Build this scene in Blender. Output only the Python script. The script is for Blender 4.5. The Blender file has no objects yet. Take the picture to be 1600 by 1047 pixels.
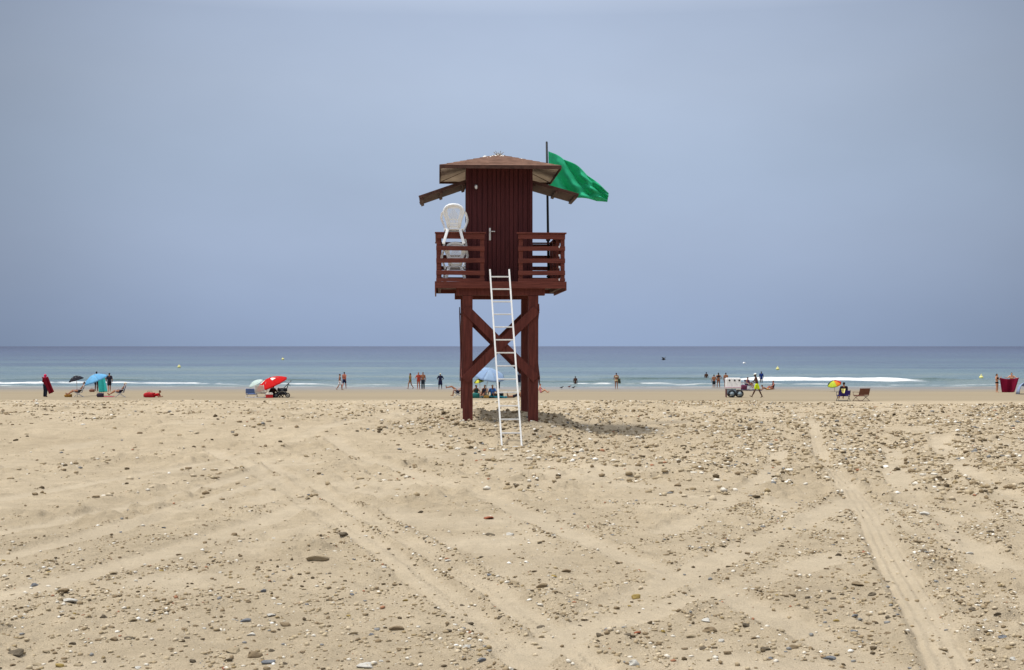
import bpy, bmesh, math, random
import numpy as np
from mathutils import Vector, Matrix, Euler
R = math.radians
random.seed(7)
scene = bpy.context.scene
COL = scene.collection
F = 2000.0; CX = 800.0; HY = 541.0; CAMZ = 2.05      # focal length in photo pixels, horizon row, eye height

# ------------------------------------------------------------------ bookkeeping
def tag(o, label=None, cat=None, group=None, kind=None):
    if label: o['label'] = label
    if cat: o['category'] = cat
    if group: o['group'] = group
    if kind: o['kind'] = kind
    return o
def empty(name, loc=(0,0,0), rz=0, label=None, cat=None, group=None):
    o = bpy.data.objects.new(name, None); o.empty_display_size = .1
    o.location = loc; o.rotation_euler = (0,0,rz); COL.objects.link(o)
    return tag(o, label, cat, group)
def copy_tree(o, parent=None):
    c = o.copy(); COL.objects.link(c)
    if parent is not None: c.parent = parent
    for ch in list(o.children): copy_tree(ch, c)
    return c

# ------------------------------------------------------------------ materials
def lin(c): return tuple(((v/255)/12.92 if v/255 <= .04045 else ((v/255+.055)/1.055)**2.4) for v in c)
def mat(name, col, rough=.6, var=.15, scale=8, spec=.3, bump=0, bscale=60, stretch=(1,1,1), col2=None, metal=0, transl=0):
    m = bpy.data.materials.new(name); m.use_nodes = True
    nt = m.node_tree; N = nt.nodes; L = nt.links; b = N['Principled BSDF']
    b.inputs['Roughness'].default_value = rough; b.inputs['Specular IOR Level'].default_value = spec
    b.inputs['Metallic'].default_value = metal
    tc = N.new('ShaderNodeTexCoord'); mp = N.new('ShaderNodeMapping'); mp.inputs['Scale'].default_value = stretch
    L.new(tc.outputs['Object'], mp.inputs['Vector'])
    n = N.new('ShaderNodeTexNoise'); n.inputs['Scale'].default_value = scale; n.inputs['Detail'].default_value = 6
    L.new(mp.outputs[0], n.inputs['Vector'])
    r = N.new('ShaderNodeValToRGB'); r.color_ramp.elements[0].position = .3; r.color_ramp.elements[1].position = .7
    a = tuple(max(0, v*(1-var)) for v in col); c2 = col2 or tuple(min(1, v*(1+var)) for v in col)
    r.color_ramp.elements[0].color = (*a, 1); r.color_ramp.elements[1].color = (*c2, 1)
    L.new(n.outputs['Fac'], r.inputs[0]); L.new(r.outputs[0], b.inputs['Base Color'])
    if bump:
        n2 = N.new('ShaderNodeTexNoise'); n2.inputs['Scale'].default_value = bscale; n2.inputs['Detail'].default_value = 4
        L.new(mp.outputs[0], n2.inputs['Vector'])
        bp = N.new('ShaderNodeBump'); bp.inputs['Strength'].default_value = bump; bp.inputs['Distance'].default_value = .01
        L.new(n2.outputs['Fac'], bp.inputs['Height']); L.new(bp.outputs[0], b.inputs['Normal'])
    if transl:
        t = N.new('ShaderNodeBsdfTranslucent'); L.new(r.outputs[0], t.inputs['Color'])
        mx = N.new('ShaderNodeMixShader'); mx.inputs[0].default_value = transl
        L.new(b.outputs[0], mx.inputs[1]); L.new(t.outputs[0], mx.inputs[2])
        L.new(mx.outputs[0], N['Material Output'].inputs['Surface'])
    return m
_mc = {}
def M(name, *a, **k):
    if name not in _mc: _mc[name] = mat(name, *a, **k)
    return _mc[name]
def plain(name, rgb, rough=.7, **k): return M(name, lin(rgb), rough, **k)

# ------------------------------------------------------------------ mesh builder
class MB:
    def __init__(s): s.v = []; s.f = []; s.m = []
    def add(s, vs, fs, mi=0):
        o = len(s.v); s.v += [tuple(v) for v in vs]; s.f += [tuple(i+o for i in f) for f in fs]; s.m += [mi]*len(fs); return s
    def box(s, x0, x1, y0, y1, z0, z1, mi=0, b=0.0):
        if b <= 0:
            vs = [(x,y,z) for z in (z0,z1) for y in (y0,y1) for x in (x0,x1)]
            return s.add(vs, [(0,2,3,1),(4,5,7,6),(0,1,5,4),(2,6,7,3),(0,4,6,2),(1,3,7,5)], mi)
        bm = bmesh.new(); bmesh.ops.create_cube(bm, size=1)
        for v in bm.verts: v.co = Vector(((x0+x1)/2+v.co.x*(x1-x0), (y0+y1)/2+v.co.y*(y1-y0), (z0+z1)/2+v.co.z*(z1-z0)))
        bmesh.ops.bevel(bm, geom=bm.edges[:]+bm.verts[:], offset=b, segments=2, affect='EDGES', profile=.6)
        s.bm(bm, mi); return s
    def bm(s, bm, mi=0):
        bm.verts.index_update(); s.add([v.co[:] for v in bm.verts], [[v.index for v in f.verts] for f in bm.faces], mi); bm.free()
    def beam(s, p, q, w, h, mi=0, up=(0,0,1), b=.004):
        """rectangular bar from p to q: w across, h along 'up'"""
        p, q = Vector(p), Vector(q); d = (q-p); L = d.length; d.normalize(); up = Vector(up)
        sx = d.cross(up)
        if sx.length < 1e-4: sx = d.cross(Vector((0,1,0)))
        sx.normalize(); u = sx.cross(d).normalized()
        t = MB(); t.box(-w/2, w/2, 0, L, -h/2, h/2, 0, b)
        vs = [p + sx*a[0] + d*a[1] + u*a[2] for a in t.v]
        return s.add(vs, t.f, mi)
    def tube(s, pts, rad, n=8, mi=0, caps=True, ell=None):
        pts = [Vector(p) for p in pts]; k = len(pts)
        rad = list(rad) if isinstance(rad, (list, tuple)) else [rad]*k
        ref = None; vs = []
        for i, p in enumerate(pts):
            d = (pts[min(i+1,k-1)]-pts[max(i-1,0)]).normalized()
            if ref is None:
                ref = d.orthogonal().normalized() if ell is None else (Vector(ell[0]) - d*d.dot(Vector(ell[0]))).normalized()
            a = (ref - d*ref.dot(d)).normalized(); b = d.cross(a); ref = a
            e = 1 if ell is None else ell[1]
            for j in range(n):
                t = 2*math.pi*j/n; vs.append(p + a*math.cos(t)*rad[i] + b*math.sin(t)*rad[i]*e)
        fs = [(i*n+j, i*n+(j+1)%n, (i+1)*n+(j+1)%n, (i+1)*n+j) for i in range(k-1) for j in range(n)]
        if caps: fs += [tuple(range(n-1,-1,-1)), tuple((k-1)*n+j for j in range(n))]
        return s.add(vs, fs, mi)
    def capsule(s, p, q, r0, r1, n=10, mi=0, ell=None):
        p, q = Vector(p), Vector(q); d = (q-p)
        if d.length < 1e-5: d = Vector((0,0,1e-3)); q = p+d
        d.normalize(); P = []; Q = []
        for a in (80, 50, 20): P.append((p - d*r0*math.sin(R(a)), r0*math.cos(R(a))))
        P.append((p, r0)); P.append((q, r1))
        for a in (20, 50, 80): P.append((q + d*r1*math.sin(R(a)), r1*math.cos(R(a))))
        return s.tube([a for a,_ in P], [b for _,b in P], n, mi, True, ell)
    def ball(s, c, r, n=12, m=8, mi=0):
        r = r if isinstance(r, (tuple, list)) else (r,r,r); vs = []; fs = []
        for i in range(m+1):
            th = math.pi*i/m
            for j in range(n):
                ph = 2*math.pi*j/n
                vs.append((c[0]+r[0]*math.sin(th)*math.cos(ph), c[1]+r[1]*math.sin(th)*math.sin(ph), c[2]+r[2]*math.cos(th)))
        for i in range(m):
            for j in range(n): fs.append((i*n+j, (i+1)*n+j, (i+1)*n+(j+1)%n, i*n+(j+1)%n))
        return s.add(vs, fs, mi)
    def build(s, name, mats, parent=None, smooth=False, loc=None, solid=0, subsurf=0):
        me = bpy.data.meshes.new(name); me.from_pydata(s.v, [], s.f)
        mats = mats if isinstance(mats, (list, tuple)) else [mats]
        for m in mats: me.materials.append(m)
        me.polygons.foreach_set('material_index', s.m)
        me.polygons.foreach_set('use_smooth', [smooth]*len(s.f)); me.validate(); me.update()
        o = bpy.data.objects.new(name, me); COL.objects.link(o)
        if parent: o.parent = parent
        if loc: o.location = loc
        if solid:
            md = o.modifiers.new('thick', 'SOLIDIFY'); md.thickness = solid; md.offset = 0
        if subsurf:
            md = o.modifiers.new('sub', 'SUBSURF'); md.levels = md.render_levels = subsurf
        return o

# ------------------------------------------------------------------ noise
def _h(x, y, s):
    h = (x.astype(np.int64)*374761393 + y.astype(np.int64)*668265263 + s*974634777) & 0xffffffff
    h = ((h ^ (h >> 13))*1274126177) & 0xffffffff
    return ((h ^ (h >> 16)) & 0xffff)/65535.0
def vn(x, y, s=0):
    xi = np.floor(x); yi = np.floor(y); fx = x-xi; fy = y-yi
    fx = fx*fx*(3-2*fx); fy = fy*fy*(3-2*fy)
    a = _h(xi,yi,s); b = _h(xi+1,yi,s); c = _h(xi,yi+1,s); d = _h(xi+1,yi+1,s)
    return (a*(1-fx)+b*fx)*(1-fy) + (c*(1-fx)+d*fx)*fy
def fbm(x, y, s=0, o=4):
    r = 0; a = .5; t = 0
    for i in range(o): r = r + a*vn(x*2**i+i*17.3, y*2**i+i*9.1, s+i); t += a; a *= .5
    return r/t
def sstep(a, b, x):
    t = np.clip((x-a)/(b-a), 0, 1); return t*t*(3-2*t)

# ------------------------------------------------------------------ the beach surface
PY = [-400,20,24,26,27.2,28.6,31,36,40,45,52,60,70,78,84,100,120,140,200,400,900]
PZ = [0,0,-.05,-.04,.05,.24,.27,.27,.19,.07,-.17,-.50,-1.02,-1.36,-1.45,-1.76,-2.09,-2.43,-4.2,-9,-14]
_ys = np.linspace(-60, 260, 3201); _zs = np.interp(_ys, PY, PZ)
_k = np.hanning(31); _k /= _k.sum(); _zs = np.convolve(np.pad(_zs, 15, mode='edge'), _k, 'valid')
def prof(x, y):
    z = np.where(y > 255, np.interp(y, PY, PZ), np.interp(y, _ys, _zs))
    return z - .13*sstep(6, 16, x)*sstep(34, 44, y)*(1-sstep(70, 80, y))
def P0(px, py, z=0.0):
    D = (CAMZ-z)*F/(py-HY); return ((px-CX)/F*D, D)
# windrows of rubble pushed up by tyres: photo-traced paths laid out on the ground, (points, half width m, height m, rubble)
RIDGES = [
 ([(0,758),(150,725),(350,690),(520,668)],.16,.030,.5), ([(0,815),(200,772),(380,735),(540,700)],.20,.045,.8),
 ([(0,852),(130,835),(300,790),(430,752),(560,712)],.16,.050,.7), ([(0,905),(120,872),(290,835),(400,795),(520,765)],.16,.040,.9),
 ([(0,790),(140,770),(300,735),(480,690)],.14,.025,.4), ([(40,735),(200,705),(420,668)],.14,.022,.3),
 ([(560,835),(640,895),(700,950),(770,1010)],.07,.030,1.0), ([(560,790),(640,830),(740,890),(800,925)],.10,.018,.8),
 ([(830,815),(900,850),(1000,885),(1050,905)],.08,.025,1.0), ([(990,1000),(1050,975),(1130,930),(1200,905)],.10,.025,.8),
 ([(1297,680),(1302,705),(1318,738)],.22,.07,2.4), ([(1352,680),(1345,705),(1362,728)],.35,.07,2.6),
 ([(1438,705),(1446,735),(1455,770)],.30,.05,1.6), ([(1476,735),(1505,755),(1540,775)],.22,.08,3.0),
 ([(1485,675),(1520,700),(1570,742)],.40,.08,3.0), ([(1395,785),(1430,800),(1470,835),(1505,868)],.12,.05,2.2),
 ([(1430,845),(1455,875),(1480,915)],.16,.04,2.0), ([(1570,785),(1580,810),(1568,830)],.2,.05,1.6),
 ([(1315,765),(1290,780),(1250,800),(1225,830)],.10,.04,1.5), ([(1220,740),(1190,760),(1150,800)],.16,.035,1.4),
 ([(1262,690),(1270,720),(1300,752)],.12,.05,1.2), ([(1180,690),(1120,720),(1060,745)],.25,.03,1.2),
 ([(1500,800),(1530,830),(1550,860)],.14,.03,1.3),
 ([(1590,640),(1560,660),(1600,690)],.5,.04,2.0),
]
# tyre tracks: (points, half width, depth, tread kind)
TRACKS = [
 ([(330,700),(400,735),(480,785),(560,835),(640,890),(740,965),(840,1047),(930,1120)],.17,.030,'lug'),
 ([(420,725),(510,775),(620,835),(720,895),(820,960),(930,1040),(1010,1100)],.15,.026,'lug'),
 ([(520,690),(610,728),(748,772),(840,812),(940,855),(1060,900),(1200,960),(1400,1060)],.20,.020,'soft'),
 ([(820,1030),(900,985),(1020,955),(1150,915),(1300,870)],.22,.018,'soft'),
 ([(1272,672),(1280,700),(1300,735),(1330,765),(1362,815),(1395,875),(1432,940),(1468,1010),(1500,1090)],.19,.034,'rib'),
 ([(0,780),(200,745),(400,705),(560,672)],.20,.018,'soft'), ([(0,872),(180,828),(330,780),(480,735)],.20,.022,'soft'),
 ([(0,930),(160,890),(320,845),(480,790)],.22,.018,'soft'), ([(0,832),(170,798),(330,757),(470,715)],.16,.020,'soft'),
 ([(1395,700),(1400,740),(1440,800),(1520,860),(1600,900)],.22,.022,'soft'),
 ([(1470,690),(1500,730),(1560,770),(1620,810)],.25,.03,'soft'), ([(1220,700),(1200,740),(1130,790),(1040,830)],.20,.02,'soft'),
 ([(1330,780),(1240,820),(1150,860),(1000,930),(900,980)],.22,.016,'soft'),
]
def polyd(x, y, pts):
    """distance to a polyline, signed across, and running length"""
    best = np.full(x.shape, 1e9); al = np.zeros(x.shape); sg = np.zeros(x.shape); run = 0
    for (ax,ay),(bx,by) in zip(pts[:-1], pts[1:]):
        dx, dy = bx-ax, by-ay; L = math.hypot(dx,dy)
        t = np.clip(((x-ax)*dx+(y-ay)*dy)/(L*L), 0, 1)
        d = np.hypot(x-ax-t*dx, y-ay-t*dy); c = ((x-ax)*dy-(y-ay)*dx)/L
        k = d < best; best = np.where(k, d, best); al = np.where(k, run+t*L, al); sg = np.where(k, np.sign(c), sg); run += L
    return best, al, sg
def smoothpath(pts):
    g = [P0(*p) for p in pts]; out = []
    for i in range(len(g)-1):
        p0 = g[max(i-1,0)]; p1 = g[i]; p2 = g[i+1]; p3 = g[min(i+2,len(g)-1)]
        for t in (0,.33,.66):
            out.append(tuple(.5*((2*p1[k])+(-p0[k]+p2[k])*t+(2*p0[k]-5*p1[k]+4*p2[k]-p3[k])*t*t+(-p0[k]+3*p1[k]-3*p2[k]+p3[k])*t**3) for k in (0,1)))
    out.append(g[-1]); return out
RG = [(smoothpath(p), w, h, r) for p,w,h,r in RIDGES]
TG = [(smoothpath(p), w, h, k) for p,w,h,k in TRACKS]
TW = (-.33, 29.85)      # middle of the tower's footprint
def relief(x, y):
    """returns (height offset, rubble density, track mask) for arrays"""
    z = .06*(fbm(x/4.5, y/4.5, 3, 3)-.5) + .065*(fbm(x/.9, y/1.1, 11, 4)-.5) + (.060*(fbm(x/.21, y/.24, 21, 3)-.5)+.040*(fbm(x/.08, y/.12, 23, 2)-.5)+.05*(sstep(.55,.8,fbm(x/.34, y/.36, 25, 2))))*(.35+1.1*sstep(.38,.65,fbm(x/2.2, y/2.6, 29, 3)))
    wob = .10*(vn(x/1.3, y/1.3, 31)-.5) + .05*(vn(x/.4, y/.4, 33)-.5)
    rub = np.zeros(x.shape); trk = np.zeros(x.shape)
    def sel(pts, w):
        P_ = np.array(pts); mg = 4*w+.3
        return np.nonzero((x > P_[:,0].min()-mg) & (x < P_[:,0].max()+mg) & (y > P_[:,1].min()-mg) & (y < P_[:,1].max()+mg))[0]
    rough = .4+.9*fbm(x/2.2, y/2.6, 29, 3)
    for pts, w, h, k in TG:
        I = sel(pts, w)
        if not len(I): continue
        d, al, sg = polyd(x[I], y[I], pts); e = sg*(d) + wob[I]*.35; a = np.abs(e)
        inn = 1-sstep(w*.6, w*1.25, a); rim = np.exp(-((a-w*1.25)/(w*.28))**2)
        if k == 'rib': tr = .013*np.cos(e/w*math.pi*4.0)*inn + .003*np.sin(al*2*math.pi/.09)*inn
        elif k == 'lug': tr = .012*np.sin(al*2*math.pi/.11 + sg*1.6 + e*14)*inn + .005*np.cos(e/w*math.pi*3)*inn
        else: tr = .007*np.sin(al*2*math.pi/.13+e*9)*inn
        inn = inn*((.62 if k == 'rib' else .35)+.8*vn(al/1.7, e*0+7, 43)).clip(0,1)
        z[I] = z[I]*(1-.72*inn) - h*.85*inn + h*.6*rim*(.3+1.2*vn(al/.25, e*0+2, 41)) + tr*(.3+vn(al/.8, e*0+5, 45))
        trk[I] = np.maximum(trk[I], inn); rub[I] += .25*rim
    for pts, w, h, r in RG:
        I = sel(pts, w)
        if not len(I): continue
        d, al, sg = polyd(x[I], y[I], pts); a = np.abs(sg*d + wob[I]*w*5)
        g = np.exp(-(a/w)**2)*(.25+1.1*vn(al/.45, al*0+1, 51)); z[I] += 1.25*h*g; rub[I] += 1.5*r*g*(1-.8*trk[I])
    # the sand and stones heaped round the feet of the tower: a rim in front of a hollow
    dx = x-TW[0]; dy = y-TW[1]; n = fbm(x/.5, y/.5, 61, 4)
    cr = -.40 - .10*np.maximum(dx-.9, 0)                      # where the rim runs in depth
    lat = (1-sstep(.9, 2.5, dx))*(1-sstep(.8, 2.4, -dx))
    z = z + lat*np.where(dy < cr, .19*(1-sstep(.2, 2.6, cr-dy)), .19*(1-.55*sstep(.1, 1.3, dy-cr))*(1-sstep(1.6, 4.0, dy-cr)))
    z = z + lat*np.exp(-((dy-cr)/.24)**2)*(.03+.16*n) + lat*np.exp(-((dy-cr+.6)/1.1)**2)*.10*(fbm(x/.22, y/.25, 63, 3)-.45)
    z = z - .05*np.exp(-((dy+3.3)/.8)**2-(dx/1.6)**2)
    z = z - .24*np.exp(-((dx-3.0)/2.2)**2-((dy-.3)/2.6)**2)*sstep(.8, 2.0, dx)
    rub = rub + 3.2*np.exp(-((dy-cr+.3)/1.0)**2)*(1-sstep(1.6, 4.2, np.abs(dx-.3)))
    firm = 1-sstep(.30, .50, fbm(x/1.5+3, y/1.9, 131, 4)+.12*sstep(20, 30, y)); firm = firm*(1-np.clip(rub,0,1)); trk = np.maximum(trk, .85*firm)
    return z*(1-.25*firm), rub, trk
def fade(y): return (1-.75*sstep(40, 60, y))*(1-.85*sstep(72, 80, y))
def ground(x, y):
    x = np.asarray(x, float); y = np.asarray(y, float)
    z, rub, trk = relief(x, y)
    return prof(x, y) + z*fade(y), rub, trk
def gz(x, y): return float(ground(np.array([x]), np.array([y]))[0][0])
def at(px, D): x = (px-CX)/F*D; return Vector((x, D, gz(x, D)))
def up(py, D): return CAMZ + (HY-py)/F*D
_D = np.linspace(83, 139, 300); _rw = HY + (CAMZ-np.interp(_D, PY, PZ))*F/_D
def Drow(row): return float(np.interp(-row, -_rw, _D))

def sheet(name, rows, cols_of, zf, mats, attrs=None):
    """one structured grid: rows of y, cols_of(y) gives x values"""
    Y = np.array(rows)[:,None]; X = cols_of(Y); Y = np.broadcast_to(Y, X.shape)
    nr, nc = X.shape; res = zf(X.ravel(), Y.ravel()); Z = res[0]
    co = np.stack([X.ravel(), Y.ravel(), Z], 1).astype(np.float32)
    me = bpy.data.meshes.new(name); me.vertices.add(nr*nc); me.vertices.foreach_set('co', co.ravel())
    i = np.arange((nr-1)*(nc-1)); r = i//(nc-1); c = i%(nc-1); a = r*nc+c
    q = np.stack([a, a+1, a+nc+1, a+nc], 1).astype(np.int32).ravel()
    me.loops.add(len(q)); me.loops.foreach_set('vertex_index', q)
    me.polygons.add(len(i)); me.polygons.foreach_set('loop_start', np.arange(0, len(q), 4, dtype=np.int32))
    me.polygons.foreach_set('use_smooth', np.ones(len(i), bool)); me.update(calc_edges=True)
    for k, nme in enumerate(attrs or []):
        at_ = me.attributes.new(nme, 'FLOAT', 'POINT'); at_.data.foreach_set('value', res[k+1].astype(np.float32))
    me.materials.append(mats); o = bpy.data.objects.new(name, me); COL.objects.link(o); return o

# sand material
def sand_mat():
    m = bpy.data.materials.new('beach_sand'); m.use_nodes = True; nt = m.node_tree; N = nt.nodes; L = nt.links; b = N['Principled BSDF']
    tc = N.new('ShaderNodeTexCoord'); sp = N.new('ShaderNodeSeparateXYZ'); L.new(tc.outputs['Object'], sp.inputs[0])
    def noise(s, d=5, mp=(1,1,1), rough=.6):
        q = N.new('ShaderNodeMapping'); q.inputs['Scale'].default_value = mp; L.new(tc.outputs['Object'], q.inputs[0])
        n = N.new('ShaderNodeTexNoise'); n.inputs['Scale'].default_value = s; n.inputs['Detail'].default_value = d; n.inputs['Roughness'].default_value = rough
        L.new(q.outputs[0], n.inputs['Vector']); return n.outputs['Fac']
    def ramp(f, stops):
        r = N.new('ShaderNodeValToRGB'); e = r.color_ramp.elements
        while len(e) < len(stops): e.new(.5)
        for k, (p, c) in enumerate(stops): e[k].position = p; e[k].color = (*c, 1)
        L.new(f, r.inputs[0]); return r.outputs[0]
    def mix(f, a, c, mode='MIX'):
        x = N.new('ShaderNodeMix'); x.data_type = 'RGBA'; x.blend_type = mode
        if isinstance(f, float): x.inputs[0].default_value = f
        else: L.new(f, x.inputs[0])
        for s_, v in ((6,a),(7,c)):
            if isinstance(v, tuple): x.inputs[s_].default_value = (*v, 1)
            else: L.new(v, x.inputs[s_])
        return x.outputs[2]
    def mr(v, a, c, t0=0., t1=1.):
        x = N.new('ShaderNodeMapRange'); x.inputs[1].default_value = a; x.inputs[2].default_value = c; x.inputs[3].default_value = t0; x.inputs[4].default_value = t1
        L.new(v, x.inputs[0]); return x.outputs[0]
    big = ramp(noise(.35, 4), [(.32,SAND_A),(.68,SAND_B)])
    med = ramp(noise(3.2, 6), [(.3,(.86,.85,.84)),(.7,(1.08,1.07,1.06))])
    c = mix(1., big, med, 'MULTIPLY')
    grain = ramp(noise(85, 3, rough=.8), [(.28,(.72,.70,.66)),(.5,(1,1,1)),(.74,(1.22,1.22,1.22))])
    c = mix(.8, c, grain, 'MULTIPLY')
    # specks of grit and shell hash
    v = N.new('ShaderNodeTexVoronoi'); v.inputs['Scale'].default_value = 26; L.new(tc.outputs['Object'], v.inputs['Vector'])
    sel = N.new('ShaderNodeSeparateColor'); L.new(v.outputs['Color'], sel.inputs[0])
    near = mr(v.outputs['Distance'], .16, .26, 1., 0.)
    pick = mr(sel.outputs[0], .80, .84); mm = N.new('ShaderNodeMath'); mm.operation = 'MULTIPLY'; L.new(near, mm.inputs[0]); L.new(pick, mm.inputs[1])
    speck = ramp(sel.outputs[1], [(0,(.10,.07,.04)),(.55,(.20,.15,.09)),(.75,(.6,.55,.45))])
    gate = mr(noise(.8, 3), .42, .6); m3 = N.new('ShaderNodeMath'); m3.operation = 'MULTIPLY'; L.new(mm.outputs[0], m3.inputs[0]); L.new(gate, m3.inputs[1])
    c = mix(m3.outputs[0], c, speck)
    # firmer, paler grey sand pressed by tyres
    ta = N.new('ShaderNodeAttribute'); ta.attribute_name = 'track'
    tf = N.new('ShaderNodeMath'); tf.operation = 'MULTIPLY'; tf.inputs[1].default_value = .32; L.new(ta.outputs['Fac'], tf.inputs[0])
    c = mix(tf.outputs[0], c, (.44,.385,.30))
    # damp strand below the berm
    yn = N.new('ShaderNodeMath'); yn.operation = 'ADD'; L.new(sp.outputs['Y'], yn.inputs[0])
    wobble = mr(noise(.12, 3, (.5,1,1)), .3, .7, -4., 4.); L.new(wobble, yn.inputs[1])
    damp = mr(yn.outputs[0], 74, 82); streak = ramp(noise(.45, 6, (.04,1,1), .7), [(.3,DAMP_A),(.7,DAMP_B)])
    c = mix(damp, c, streak)
    wet = mr(yn.outputs[0], 108, 132); c = mix(wet, c, WET)
    L.new(c, b.inputs['Base Color'])
    rg = mr(wet, 0, 1, .95, .32); L.new(rg, b.inputs['Roughness']); sp_ = mr(wet, 0, 1, .15, .4); L.new(sp_, b.inputs['Specular IOR Level'])
    # bump
    add = N.new('ShaderNodeMath'); add.operation = 'ADD'; L.new(noise(11, 6, rough=.68), add.inputs[0])
    hf = N.new('ShaderNodeMath'); hf.operation = 'MULTIPLY'; hf.inputs[1].default_value = .35; L.new(noise(110, 3), hf.inputs[0]); L.new(hf.outputs[0], add.inputs[1])
    bp = N.new('ShaderNodeBump'); bp.inputs['Distance'].default_value = .055
    sa = N.new('ShaderNodeMath'); sa.operation = 'MULTIPLY_ADD'; sa.inputs[1].default_value = -.2; sa.inputs[2].default_value = 1.0; L.new(ta.outputs['Fac'], sa.inputs[0])
    sb_ = mr(damp, 0, 1, 1., .12); sm_ = N.new('ShaderNodeMath'); sm_.operation = 'MULTIPLY'; L.new(sa.outputs[0], sm_.inputs[0]); L.new(sb_, sm_.inputs[1]); st = sm_.outputs[0]; L.new(st, bp.inputs['Strength'])
    L.new(add.outputs[0], bp.inputs['Height']); L.new(bp.outputs[0], b.inputs['Normal'])
    return m
SAND_A = (.425,.352,.246); SAND_B = (.525,.442,.318)
DAMP_A = (.225,.183,.122); DAMP_B = (.305,.252,.172); WET = (.18,.158,.125)
sand = sand_mat()
rows = list(np.linspace(-60, 3, 40)) + list(np.geomspace(3.2, 60, 820)) + list(np.geomspace(60.4, 150, 90)) + [170,200,260,400,900]
u = np.concatenate([-np.geomspace(300, 1.12, 16), np.linspace(-1, 1, 900), np.geomspace(1.12, 300, 16)])
def cols(Y): return u[None,:]*(.52*(np.clip(Y, 2, 150)+3.5))
tag(sheet('beach_sand', rows, cols, ground, sand, ['rubble', 'track']), kind='structure')

# ------------------------------------------------------------------ sea
SEA = -2.43
def breaker(x, y, x0, x1, yc, wid, ht, fx=1.0):
    yy = yc + 1.2*(fbm(x/14, x*0+3, 5, 3)-.5)*2
    env = sstep(x0-4*fx, x0+3*fx, x)*(1-sstep(x1-3*fx, x1+4*fx, x))
    return ht*env*np.exp(-((y-yy)/wid)**2), env, yy
def Wd(px, D): return (px-CX)/F*D
def sea_z(x, y):
    near = 1-sstep(170, 420, y)
    z = .34*near*(fbm(x/7, y/2.6, 71, 4)-.5) + .12*near*(fbm(x/2.2, y/1.1, 73, 3)-.5) + .10*(1-sstep(300, 900, y))*(fbm(x/26, y/7, 75, 3)-.5)
    z = z*sstep(139, 150, y); foam = np.zeros(x.shape); tint = np.zeros(x.shape)
    lst = [(Wd(1165,166),Wd(1412,166),166,.9,.42,1.45),(Wd(-60,154),Wd(215,154),154,.6,.2,.85),(Wd(225,151),Wd(352,151),151,.6,.14,.7),
           (Wd(875,152),Wd(1060,152),152,.6,.14,.6),(Wd(455,151),Wd(485,151),151,.6,.12,1.0),(Wd(1475,150),Wd(1570,150),150,.5,.06,.4),
           (Wd(1060,149.5),Wd(1200,149.5),149.5,.6,.06,.5),(Wd(-60,146),Wd(60,146),146,.5,.05,.55),(Wd(1180,149),Wd(1340,149),149,.5,.05,.55),
           (Wd(500,148),Wd(700,148),148,.5,.05,.4),(Wd(290,147),Wd(420,147),147,.5,.05,.5),(Wd(1380,147.5),Wd(1600,147.5),147.5,.5,.05,.5)]
    for x0,x1,yc,w,h,f in lst:
        g, e, yy = breaker(x, y, x0, x1, yc, w, h)
        z = z + g; n = .55*fbm(x/1.6, y/.9, 81, 4)+.45*fbm(x/6, y/2, 83, 2); fr = e*(1-sstep(w*.6, w*1.6, np.abs(y-yy+.3*w)))
        foam = np.maximum(foam, f*fr*sstep(.62-.42*min(f,1.3), .66-.2*min(f,1.3), n))
    # low green swell faces beside the foam
    for x0,x1,yc,w,h in [(Wd(1400,168),Wd(1490,168),168,1.3,.38),(Wd(340,163),Wd(560,163),163,1.6,.30),(Wd(940,168),Wd(1165,168),168,1.5,.34),
                         (Wd(780,158),Wd(960,158),158,1.2,.22),(Wd(20,168),Wd(300,168),168,1.4,.18),(Wd(620,170),Wd(700,170),170,1.3,.2)]:
        g, e, yy = breaker(x, y, x0, x1, yc, w, h, 3); z = z + g; tint = np.maximum(tint, np.minimum(1, g/h)*e)
    edge = 1-sstep(139.6, 143.5, y + 2.5*(fbm(x/7, x*0, 91, 3)-.5))
    foam = np.maximum(foam, .5*(1-sstep(.0, .5, np.abs(y-141.2-3*(fbm(x/9, x*0+8, 93, 4)-.5))/1.4))*sstep(.4, .6, fbm(x/2, y/2, 95, 3)))
    return SEA + z, foam, tint, edge
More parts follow.
